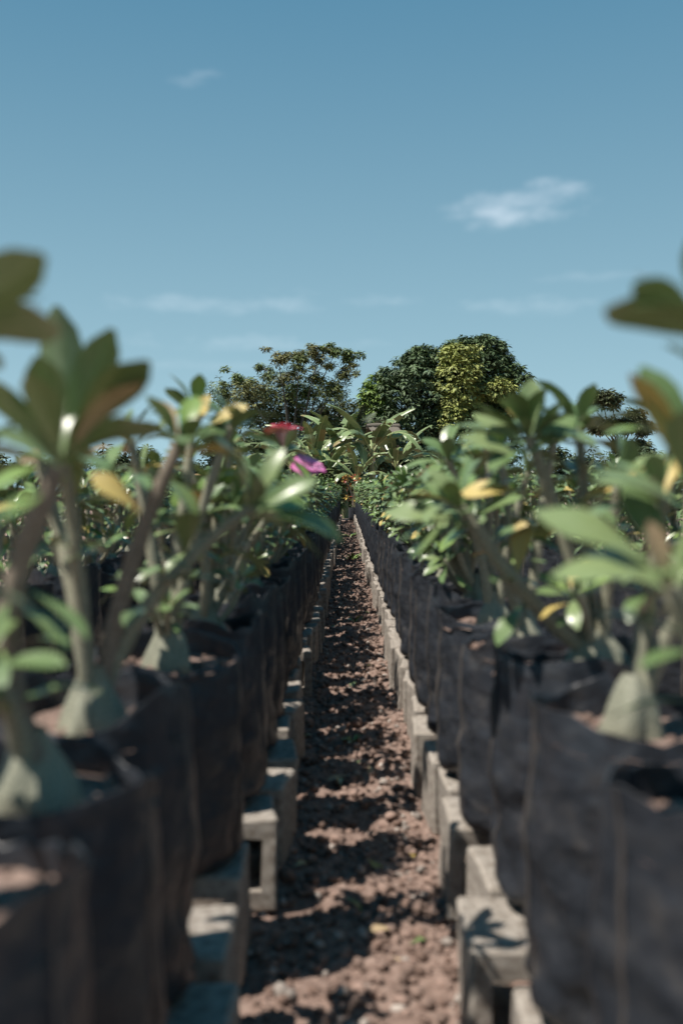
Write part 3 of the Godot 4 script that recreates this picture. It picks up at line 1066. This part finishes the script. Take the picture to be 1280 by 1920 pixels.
func make_rows() -> void:
	rng.seed = 1234
	var lit := "desert roses along the sunlit path edge"
	var shady := "desert roses along the shaded path edge"
	var up := Vector3.UP
	# the hand-made plants at the near end
	custom_plant(-0.315, 0.70, 0, {"seed": 1, "fat": 0.05, "extra": [[Vector3(-0.320, 0.958, -0.760), Vector3(0.112, 0.045, 0.000), Vector3(-0.250, 0.650, -0.700), 0.121, 1, 1],
		[Vector3(-0.302, 0.958, -0.720), Vector3(0.085, 0.069, 0.000), Vector3(-0.400, 0.400, -0.800), 0.109, 0, 5]], "branches": [
		{"to": Vector3(-0.335, 0.955, -0.74), "axis": Vector3(-0.1, 1, 0.0), "n": 9, "size": 0.135, "low": 0.15, "high": 1.3},
		{"to": Vector3(-0.27, 0.80, -0.66), "axis": Vector3(-0.3, 1, 0.3), "n": 8, "size": 0.1}]},
		"desert rose in black bag with dark leaves held highest beside the shaded path edge", shady)
	custom_plant(-0.312, 0.98, 1, {"seed": 2, "fat": 0.054, "dry": 0.1, "extra": [[Vector3(-0.277, 0.875, -0.960), Vector3(-0.012, 0.106, 0.020), Vector3(-0.200, 0.350, -0.900), 0.109, 0, 5],
		[Vector3(-0.275, 0.877, -0.960), Vector3(0.076, 0.117, 0.010), Vector3(-0.500, 0.450, -0.750), 0.140, 1, 4],
		[Vector3(-0.265, 0.876, -0.930), Vector3(0.093, 0.066, 0.020), Vector3(-0.350, 0.700, -0.600), 0.116, 1, 1],
		[Vector3(-0.283, 0.877, -0.970), Vector3(-0.060, 0.092, 0.000), Vector3(0.300, 0.300, -0.900), 0.110, 2, 4],
		[Vector3(-0.285, 0.882, -0.990), Vector3(0.044, 0.133, -0.020), Vector3(-0.300, 0.300, -0.900), 0.141, 0, 0],
		[Vector3(-0.295, 0.883, -1.020), Vector3(0.000, 0.156, -0.020), Vector3(0.100, 0.300, -0.950), 0.157, 3, 2],
		[Vector3(-0.266, 0.870, -0.930), Vector3(-0.053, 0.045, 0.020), Vector3(0.000, 0.900, 0.400), 0.072, 3, 5]], "branches": [
		{"to": Vector3(-0.278, 0.878, -0.97), "axis": Vector3(-0.1, 1, -0.1), "n": 8, "size": 0.125, "low": 0.08, "high": 0.95, "r0": 0.016, "r1": 0.0105, "brown": true, "start": Vector3(-0.7, 1, 0)},
		{"to": Vector3(-0.40, 0.86, -1.02), "axis": Vector3(-0.5, 1, 0), "n": 10, "size": 0.12},
		{"to": Vector3(-0.33, 0.70, -0.90), "axis": Vector3(-0.2, 0.9, 0.5), "n": 8, "size": 0.09}]},
		"desert rose with thick tan stem and broad upright leaf fan in black bag", shady)
	custom_plant(-0.325, 1.27, 2, {"seed": 3, "fat": 0.064, "dry": 0.12, "extra": [[Vector3(-0.233, 0.826, -1.120), Vector3(-0.050, 0.048, 0.010), Vector3(0.200, 0.500, 0.850), 0.070, 5, 5],
		[Vector3(-0.115, 0.819, -1.300), Vector3(0.125, 0.007, 0.010), Vector3(-0.050, 0.750, 0.650), 0.126, 1, 3],
		[Vector3(-0.118, 0.822, -1.300), Vector3(0.073, 0.052, 0.010), Vector3(-0.400, 0.400, 0.800), 0.090, 0, 5],
		[Vector3(-0.122, 0.828, -1.340), Vector3(0.029, 0.086, 0.000), Vector3(-0.400, 0.100, 0.900), 0.091, 2, 0]], "branches": [
		{"to": Vector3(-0.215, 0.915, -1.29), "axis": Vector3(0.1, 1, 0), "n": 12, "size": 0.118, "brown": true, "r0": 0.014, "r1": 0.009},
		{"to": Vector3(-0.125, 0.830, -1.33), "axis": Vector3(0.75, 0.8, 0.1), "n": 10, "size": 0.125, "low": 0.3, "high": 1.25},
		{"to": Vector3(-0.345, 0.885, -1.22), "axis": Vector3(-0.1, 1, 0.2), "n": 11, "size": 0.115},
		{"to": Vector3(-0.43, 0.90, -1.38), "axis": Vector3(-0.5, 1, -0.2), "n": 10, "size": 0.11}]},
		"desert rose with pale swollen base and yellowed hanging leaf in black bag", shady)
	custom_plant(-0.318, 1.76, 3, {"seed": 4, "fat": 0.046, "dry": 0.1, "extra": [[Vector3(-0.241, 0.955, -1.700), Vector3(0.066, 0.048, 0.010), Vector3(-0.300, 0.600, 0.750), 0.083, 5, 5],
		[Vector3(-0.290, 0.914, -1.720), Vector3(0.046, 0.106, 0.000), Vector3(-0.300, 0.200, 0.900), 0.116, 5, 2]], "branches": [
		{"to": Vector3(-0.20, 0.965, -1.74), "axis": Vector3(0.2, 1, 0.1), "n": 13, "size": 0.112},
		{"to": Vector3(-0.275, 0.995, -1.82), "axis": Vector3(-0.1, 1, 0), "n": 12, "size": 0.115},
		{"to": Vector3(-0.39, 0.94, -1.8), "axis": Vector3(-0.4, 1, 0), "n": 11, "size": 0.11},
		{"to": Vector3(-0.30, 0.655, -1.68), "axis": Vector3(0.0, 1, 0.3), "n": 9, "size": 0.062, "r0": 0.007, "r1": 0.005},
		{"to": Vector3(-0.36, 0.69, -1.66), "axis": Vector3(-0.2, 1, 0.3), "n": 8, "size": 0.075, "r0": 0.007, "r1": 0.005}]},
		"desert rose with tuft of small leaves at its base in black bag", shady)
	custom_plant(-0.31, 2.5, 4, {"seed": 5, "fat": 0.05, "dry": 0.06, "branches": [
		{"to": Vector3(-0.155, 0.945, -2.44), "axis": Vector3(0.3, 1, 0.1), "n": 11, "size": 0.11, "flower": 0, "flowers": 2},
		{"to": Vector3(-0.115, 0.865, -2.44), "axis": Vector3(0.7, 0.8, 0.2), "n": 8, "size": 0.1, "flower": 1, "flowers": 3},
		{"to": Vector3(-0.30, 0.97, -2.55), "axis": Vector3(0, 1, 0), "n": 12, "size": 0.115},
		{"to": Vector3(-0.40, 0.93, -2.5), "axis": Vector3(-0.4, 1, 0), "n": 11, "size": 0.11}]},
		"desert rose with red and pink blossoms leaning over the path", shady)
	custom_plant(0.365, 0.61, 5, {"seed": 6, "fat": 0.05, "extra": [[Vector3(0.275, 0.957, -0.740), Vector3(-0.091, 0.044, 0.010), Vector3(0.150, 0.650, -0.650), 0.102, 1, 4],
		[Vector3(0.279, 0.964, -0.760), Vector3(-0.064, 0.058, 0.000), Vector3(0.400, 0.400, -0.800), 0.086, 0, 1],
		[Vector3(0.292, 0.967, -0.780), Vector3(-0.025, 0.079, 0.000), Vector3(0.400, 0.100, -0.900), 0.083, 0, 2]], "branches": [
		{"to": Vector3(0.278, 0.955, -0.755), "axis": Vector3(0.2, 1, -0.05), "n": 6, "size": 0.112, "low": 0.35, "high": 1.2},
		{"to": Vector3(0.40, 0.93, -0.6), "axis": Vector3(0.3, 1, 0), "n": 10, "size": 0.11}]},
		"desert rose with dark rounded leaves raised highest beside the sunlit path edge", lit)
	custom_plant(0.362, 0.90, 6, {"seed": 7, "fat": 0.05, "dry": 0.08, "extra": [[Vector3(0.309, 0.867, -0.900), Vector3(-0.034, 0.103, 0.000), Vector3(0.300, 0.100, 0.950), 0.108, 1, 5],
		[Vector3(0.292, 0.759, -0.900), Vector3(-0.099, 0.050, 0.010), Vector3(0.200, 0.850, 0.450), 0.111, 2, 1],
		[Vector3(0.293, 0.769, -0.920), Vector3(-0.103, 0.089, 0.000), Vector3(0.400, 0.600, 0.650), 0.136, 2, 4],
		[Vector3(0.283, 0.760, -0.880), Vector3(-0.016, 0.064, 0.010), Vector3(0.200, 0.100, 1.000), 0.066, 6, 2],
		[Vector3(0.324, 0.830, -0.930), Vector3(-0.085, 0.055, 0.000), Vector3(0.300, 0.800, 0.500), 0.101, 3, 0],
		[Vector3(0.305, 0.765, -0.930), Vector3(-0.033, 0.100, 0.000), Vector3(0.300, 0.000, 0.950), 0.105, 1, 4]], "branches": [
		{"to": Vector3(0.292, 0.762, -0.90), "axis": Vector3(-0.3, 0.9, 0.05), "n": 5, "size": 0.118, "low": 0.15, "high": 1.15, "r0": 0.013, "r1": 0.010},
		{"to": Vector3(0.312, 0.868, -0.91), "axis": Vector3(0.1, 1, 0), "n": 8, "size": 0.13, "low": 0.1, "high": 1.0},
		{"to": Vector3(0.45, 0.86, -0.9), "axis": Vector3(0.5, 1, 0), "n": 9, "size": 0.11}]},
		"desert rose with long leaves reaching low across the bag rim and a withered leaf", lit)
	custom_plant(0.36, 1.25, 0, {"seed": 8, "fat": 0.046, "dry": 0.1, "branches": [
		{"to": Vector3(0.40, 0.845, -1.27), "axis": Vector3(-0.2, 1, 0.1), "n": 14, "size": 0.118},
		{"to": Vector3(0.44, 0.93, -1.33), "axis": Vector3(0.3, 1, 0), "n": 11, "size": 0.12},
		{"to": Vector3(0.49, 0.82, -1.2), "axis": Vector3(0.7, 0.8, 0.2), "n": 9, "size": 0.11}]},
		"desert rose in crumpled black bag with low rim and hidden stems", lit)
	custom_plant(0.364, 1.62, 2, {"seed": 9, "fat": 0.066, "x": 0.035, "z": 0.02, "dry": 0.1, "extra": [[Vector3(0.279, 0.842, -1.530), Vector3(-0.105, 0.034, 0.010), Vector3(0.100, 0.750, 0.600), 0.111, 5, 1],
		[Vector3(0.191, 0.796, -1.550), Vector3(-0.129, 0.050, 0.000), Vector3(0.200, 0.700, 0.650), 0.138, 2, 4],
		[Vector3(0.180, 0.801, -1.530), Vector3(-0.102, -0.025, 0.000), Vector3(0.000, 0.900, 0.400), 0.105, 0, 1],
		[Vector3(0.189, 0.812, -1.570), Vector3(-0.050, 0.080, 0.000), Vector3(0.400, 0.200, 0.900), 0.094, 2, 0],
		[Vector3(0.287, 0.910, -1.600), Vector3(0.013, 0.124, 0.000), Vector3(0.000, 0.100, 1.000), 0.125, 2, 5],
		[Vector3(0.284, 0.909, -1.580), Vector3(-0.068, 0.089, 0.000), Vector3(0.500, 0.300, 0.800), 0.112, 2, 1],
		[Vector3(0.284, 0.901, -1.580), Vector3(0.076, 0.085, 0.000), Vector3(-0.400, 0.300, 0.850), 0.114, 0, 4],
		[Vector3(0.278, 0.892, -1.550), Vector3(-0.095, 0.058, 0.000), Vector3(0.300, 0.750, 0.600), 0.112, 2, 5],
		[Vector3(0.373, 0.833, -1.600), Vector3(0.056, 0.030, 0.000), Vector3(0.000, 0.700, 0.700), 0.063, 5, 2]], "branches": [
		{"to": Vector3(0.292, 0.935, -1.60), "axis": Vector3(-0.05, 1, 0.05), "n": 20, "size": 0.132, "low": 0.1, "high": 1.35, "r0": 0.0145, "r1": 0.009},
		{"to": Vector3(0.180, 0.823, -1.57), "axis": Vector3(-0.45, 0.8, 0.1), "n": 15, "size": 0.125, "low": 0.15, "high": 1.3, "r0": 0.014, "r1": 0.010, "start": Vector3(-0.8, 0.6, 0.2)},
		{"to": Vector3(0.385, 0.955, -1.66), "axis": Vector3(0.15, 1, -0.05), "n": 17, "size": 0.128},
		{"to": Vector3(0.43, 0.87, -1.58), "axis": Vector3(0.5, 1, 0.2), "n": 14, "size": 0.115},
		{"to": Vector3(0.345, 0.70, -1.52), "axis": Vector3(-0.2, 1, 0.4), "n": 8, "size": 0.08, "r0": 0.008, "r1": 0.006}]},
		"bushy desert rose with dark swollen trunk in wide-open bag of red soil", lit)
	custom_plant(0.35, 1.95, 3, {"seed": 10, "fat": 0.05, "dry": 0.08, "branches": [
		{"to": Vector3(0.30, 0.93, -1.97), "axis": Vector3(-0.1, 1, 0), "n": 13, "size": 0.115, "flower": 2},
		{"to": Vector3(0.41, 0.95, -1.98), "axis": Vector3(0.3, 1, 0), "n": 12, "size": 0.115},
		{"to": Vector3(0.24, 0.80, -1.9), "axis": Vector3(-0.5, 0.9, 0.2), "n": 10, "size": 0.105}]},
		"desert rose with single dark red blossom half hidden among its leaves", lit)
	custom_plant(0.345, 2.33, 1, {"seed": 11, "fat": 0.05, "dry": 0.06, "branches": [
		{"to": Vector3(0.232, 0.925, -2.3), "axis": Vector3(-0.25, 1, 0.1), "n": 13, "size": 0.118},
		{"to": Vector3(0.33, 0.95, -2.36), "axis": Vector3(0.1, 1, 0), "n": 12, "size": 0.115},
		{"to": Vector3(0.42, 0.9, -2.3), "axis": Vector3(0.5, 1, 0), "n": 11, "size": 0.11}]},
		"desert rose in smooth bluish-black bag set at the very edge of its block", lit)
	# the rest of the rows: copies of a few kinds, leaf by leaf up to 7.5 m and with joined foliage beyond
	var protos := []
	var fars := []
	for k in 8:
		var o := thing("potted_desert_rose")
		var v: Dictionary = bag_variants[k % bag_variants.size()]
		bag_into(o, v, true)
		var br := auto_branches(v.top, rand(0.36, 0.44), 3 + k % 3, 12)
		if k == 2:
			br[0].flower = 0
		grow(o, {"seed": 30 + k, "fat": rand(0.036, 0.062), "soil": v.top, "branches": br, "dry": 0.05}, true)
		protos.append(o)
	for k in 8:
		var o := thing("potted_desert_rose")
		var v: Dictionary = far_bags[k % far_bags.size()]
		bag_into(o, v, false)
		var br := auto_branches(v.top, rand(0.36, 0.45), 3 + k % 3, 12)
		if k == 1:
			br[0].flower = 1
		grow(o, {"seed": 60 + k, "fat": rand(0.036, 0.062), "soil": v.top, "branches": br, "dry": 0.05}, false)
		fars.append(o)
	var used := {}
	var ordinals := ["first", "second", "third", "fourth", "fifth", "sixth", "seventh", "eighth", "ninth", "tenth", "eleventh", "twelfth", "thirteenth", "fourteenth", "fifteenth", "sixteenth", "seventeenth", "eighteenth"]
	var rows := [
		[0.352, 2.68, PATH_END, 0.29, 0.345, "desert rose in the row of black grow bags along the sunlit path edge", lit, 0.012, 7.5],
		[-0.312, 2.13, PATH_END, 0.30, 0.40, "desert rose in the row of black grow bags along the shaded path edge", shady, 0.012, 7.5],
		[1.03, 2.6, 12.6, 0.36, 0.42, "desert rose in the second row of bags behind the sunlit path edge", "desert roses of the second rows", 0.02, 6.0],
		[-0.99, 2.6, 12.6, 0.36, 0.42, "desert rose in the second row of bags behind the shaded path edge", "desert roses of the second rows", 0.02, 6.0],
		[1.78, 5.0, 13.0, 0.45, 0.62, "desert rose standing on the ground in the third row behind the sunlit path edge", "desert roses of the third rows", 0.04, 5.0],
		[-1.72, 5.0, 10.5, 0.45, 0.62, "desert rose standing on the ground in the third row behind the shaded path edge", "desert roses of the third rows", 0.04, 5.0],
	]
	for ri in rows.size():
		var r: Array = rows[ri]
		var d: float = r[1]
		var count := 0 if ri == 0 else -1
		while d < r[2]:
			if ri == 1 and d > 2.2 and d < 2.8:
				d = 2.83
			var set_: Array = protos if d < r[8] else fars
			var pick := rng.randi() % 8
			var key := "%s%d" % ["n" if d < r[8] else "f", pick]
			var at := Vector3(r[0] + rand(-r[7], r[7]), BLOCK_TOP if ri < 4 else -0.035, -d)
			var turn := rand(0, TAU)
			if d < r[8] and ri < 2:
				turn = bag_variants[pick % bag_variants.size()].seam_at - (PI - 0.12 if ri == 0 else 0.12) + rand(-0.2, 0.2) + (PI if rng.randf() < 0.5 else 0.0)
			var o: Node3D
			if used.has(key):
				o = copy_of(set_[pick], at, turn, rand(0.96, 1.03))
			else:
				used[key] = true
				o = set_[pick]
				o.position = at
				o.rotation.y = turn
			var flowering: bool = (d < r[8] and pick == 2) or (d >= r[8] and pick == 1)
			if ri < 2 and d < 7.5:
				count += 1
				var which: String = ordinals[mini(count - 1, ordinals.size() - 1)]
				tag(o, ("%s desert rose beyond the one at its block's very edge, sunlit path edge" if ri == 0 else "%s desert rose beyond the red and pink blossoming one, shaded path edge") % which, "potted plant", r[6])
				if ri == 1 and d < 2.5: o.set_meta("label", "desert rose between the blossoming one and the one with the basal tuft")
				d += rand(r[3], r[4])
				continue
			tag(o, (r[5] as String).replace("desert rose", "flowering desert rose") if flowering else r[5], "potted plant", r[6])
			d += rand(r[3], r[4])

func make_details() -> void:
	rng.seed = 9001
	# the bag with a flame-coloured croton that closes the path
	var o := thing("potted_croton", Vector3(0.17, 0.0, -PATH_END - 0.45))
	tag(o, "croton with orange and yellow leaves in black bag closing the path", "potted plant")
	part("grow_bag", far_bags[1].bag, M.plastic, o)
	part("soil", far_bags[1].soil, M.soil, o)
	var stems := Shape.new()
	var fol := Shape.new()
	for k in 11:
		var a := rand(0, TAU)
		var to := Vector3(cos(a) * rand(0.05, 0.32), rand(0.55, 1.25), sin(a) * rand(0.05, 0.3))
		tube(stems, bent(Vector3(0, 0.34, 0), to, Vector3.UP, 4), [0.012, 0.01, 0.008, 0.007, 0.005], 5)
		for b in rosette(Vector3(to.x, 0.6, to.z), 14, 0.2, 2.0, 0.17):
			var col: Color = [Color(0.42, 0.16, 0.04), Color(0.46, 0.33, 0.08), Color(0.30, 0.24, 0.07), Color(0.38, 0.07, 0.04), Color(0.12, 0.15, 0.05)][rng.randi() % 5]
			fol.append(far_leaf_shapes[k % 4], Transform3D(b, to), col)
	part("stem", stems.mesh(), M.brown_bark, o)
	tag(part("foliage", fol.mesh(), M.far_leaves, o), "", "", "", "stuff")
	# orange-flowered shrub left of the bananas
	var h := make_shrub(Vector3(-0.95, -0.035, -29.5), 1.3, 1.75, Color(0.09, 0.12, 0.045), "shrub dotted with orange blossoms below the banana leaves", "")
	for k in 12:
		part("flower", M.orange_flower if M.has("orange_flower") else make_orange(), M.petal, h, Transform3D(Basis.from_euler(Vector3(rand(-0.5, 0.9), rand(0, TAU), 0)).scaled_local(Vector3.ONE * rand(1.6, 2.4)), Vector3(rand(-0.55, 0.55), rand(1.0, 1.75), rand(0.2, 0.5))))
	# low red-flowered plants in small pots on the open ground
	var pot := Shape.new()
	var pr := []
	for p in [[0.085, 0.0], [0.09, 0.01], [0.115, 0.2], [0.118, 0.21], [0.108, 0.21], [0.1, 0.17], [0.001, 0.17]]:
		var ring := []
		for j in 12: ring.append(Vector3(cos(TAU * j / 12) * p[0], p[1], sin(TAU * j / 12) * p[0]))
		pr.append(ring)
	pot.grid(pr, true)
	var first: Node3D
	var n := 0
	for gx in 6:
		for gz in 4:
			var at := Vector3(-2.9 - gx * 0.75 + rand(-0.15, 0.15), -0.035, -13.0 - gz * 2.1 + rand(-0.3, 0.3))
			if first == null:
				first = thing("crown_of_thorns", at)
				part("pot", pot.mesh(), M.plastic, first)
				var ss := Shape.new()
				var ff := Shape.new()
				for k in 7:
					var a := rand(0, TAU)
					var to := Vector3(cos(a) * rand(0.04, 0.2), rand(0.4, 0.68), sin(a) * rand(0.04, 0.2))
					tube(ss, bent(Vector3(0, 0.17, 0), to, Vector3.UP, 4), [0.012, 0.012, 0.01, 0.01, 0.007], 5)
					for b in rosette(Vector3(to.x, 0.5, to.z), 10, 0.3, 1.8, 0.085):
						ff.append(far_leaf_shapes[k % 4], Transform3D(b, to), Color(0.09, 0.14, 0.055) * rand(0.8, 1.3))
					part("flower", M.flowers[2] if k % 2 else make_orange(), M.petal, first, Transform3D(Basis.IDENTITY, to + Vector3.UP * 0.03))
				part("stem", ss.mesh(), M.bark, first)
				tag(part("foliage", ff.mesh(), M.far_leaves, first), "", "", "", "stuff")
				tag(first, "small red-flowered pot plant on the open ground beyond the beds", "potted plant", "red-flowered pot plants on the open ground")
			else:
				var c: Node3D = first.duplicate()
				c.name = numbered("crown_of_thorns")
				add_child(c)
				c.position = at
				c.rotation.y = rand(0, TAU)
				c.scale = Vector3.ONE * rand(0.85, 1.15)
			n += 1
	# blue pot on a bench, a red and white tin beside it
	var bench := thing("wooden_bench", Vector3(-3.28, -0.035, -12.2))
	tag(bench, "plain wooden bench carrying the blue pot", "bench")
	for k in 3:
		var bm := BoxMesh.new()
		bm.size = Vector3(1.0, 0.03, 0.125)
		part("plank", bm, M.wood, bench, Transform3D(Basis.IDENTITY, Vector3(0, 0.815, (k - 1) * 0.135)))
	for sx in [-0.42, 0.42]:
		for sz in [-0.15, 0.15]:
			var lm := BoxMesh.new()
			lm.size = Vector3(0.06, 0.8, 0.06)
			part("leg", lm, M.wood, bench, Transform3D(Basis.IDENTITY, Vector3(sx, 0.4, sz)))
	var bp := thing("blue_pot", Vector3(-3.19, 0.795, -12.2))
	tag(bp, "light blue plastic pot with a leafy plant on wooden bench", "potted plant")
	var bs := Shape.new()
	var brs := []
	for p in [[0.001, 0.002], [0.1, 0.0], [0.105, 0.01], [0.145, 0.285], [0.155, 0.287], [0.156, 0.312], [0.146, 0.312], [0.14, 0.26], [0.001, 0.26]]:
		var ring := []
		for j in 24: ring.append(Vector3(cos(TAU * j / 24) * p[0], p[1], sin(TAU * j / 24) * p[0]))
		brs.append(ring)
	bs.grid(brs, true)
	part("pot", bs.mesh(), M.blue, bp)
	for k in 6:
		var a := TAU * k / 6 + 0.3
		var to := Vector3(cos(a) * 0.16, 0.26 + rand(0.12, 0.3), sin(a) * 0.16)
		var sp := Shape.new()
		tube(sp, bent(Vector3(cos(a) * 0.02, 0.25, sin(a) * 0.02), to, Vector3.UP, 4), [0.008, 0.007, 0.006, 0.005, 0.004], 5)
		var br := part("stem", sp.mesh(), M.bark, bp)
		part("leaf", leaf_meshes[1], M.leaves[1], br, Transform3D(leaf_basis(Vector3(cos(a), 0.5, sin(a)), Vector3.UP, 0.26), to))
		part("leaf", leaf_meshes[3], M.leaves[0], br, Transform3D(leaf_basis(Vector3(cos(a + 1.2), 0.7, sin(a + 1.2)), Vector3.UP, 0.22), to))
	var tin := thing("paint_tin", Vector3(-3.36, 0.795, -12.2))
	tag(tin, "white tin with red lid beside the blue pot", "tin")
	var ts := CylinderMesh.new()
	ts.top_radius = 0.04; ts.bottom_radius = 0.04; ts.height = 0.24; ts.radial_segments = 20
	part("body", ts, M.white_paint, tin, Transform3D(Basis.IDENTITY, Vector3(0, 0.12, 0)))
	var tl := CylinderMesh.new()
	tl.top_radius = 0.041; tl.bottom_radius = 0.042; tl.height = 0.035; tl.radial_segments = 20
	part("lid", tl, M.red_paint, tin, Transform3D(Basis.IDENTITY, Vector3(0, 0.258, 0)))
	# fallen leaves and weeds on the path
	for k in 34:
		var d := 1.25 + 9.0 * pow(rng.randf(), 1.6)
		var x := rand(-0.12, 0.17)
		var yellow := rng.randf() < 0.55
		var q := part("fallen_leaf", leaf_meshes[rng.randi() % 6], M.leaves[[5, 6][rng.randi() % 2] if yellow else [2, 0][rng.randi() % 2]], self, Transform3D(leaf_basis(Vector3(rand(-1, 1), rand(-0.1, 0.15), rand(-1, 1)), Vector3(rand(-0.3, 0.3), 1, rand(-0.3, 0.3)), rand(0.05, 0.085)), Vector3(x, path_y(x, -d) + 0.012, -d)))
		tag(q, "fallen yellow-brown leaf lying on the soil path" if yellow else "fallen green leaf lying on the soil path", "leaf", "fallen leaves on the path")
	for w in [[0.05, 6.4, 0.07], [0.07, 12.0, 0.16], [0.10, 12.4, 0.12], [0.06, 18.0, 0.2], [0.02, 3.3, 0.05]]:
		var wt := thing("weed_tuft", Vector3(w[0], path_y(w[0], -w[1]), -w[1]))
		tag(wt, "small green weed sprouting from the soil path", "weed", "weeds on the path")
		for k in 9:
			var a := rand(0, TAU)
			part("leaf", leaf_meshes[k % 6], M.leaves[4], wt, Transform3D(leaf_basis(Vector3(cos(a), rand(0.4, 1.6), sin(a)), Vector3.UP, w[2] * rand(0.6, 1.1)), Vector3.ZERO))

func path_y(x: float, z: float) -> float:
	noise.seed = 3
	return 0.026 * noise.get_noise_2d(x * 420.0, z * 420.0) + 0.017 * noise.get_noise_2d(x * 1500.0 + 80.0, z * 1500.0) + 0.03 * noise.get_noise_2d(x * 120.0, z * 90.0 + 40.0)

func make_orange() -> ArrayMesh:
	if not M.has("orange_flower"):
		M.orange_flower = flower_mesh(Color(0.62, 0.17, 0.03), Color(0.66, 0.38, 0.08))
	return M.orange_flower
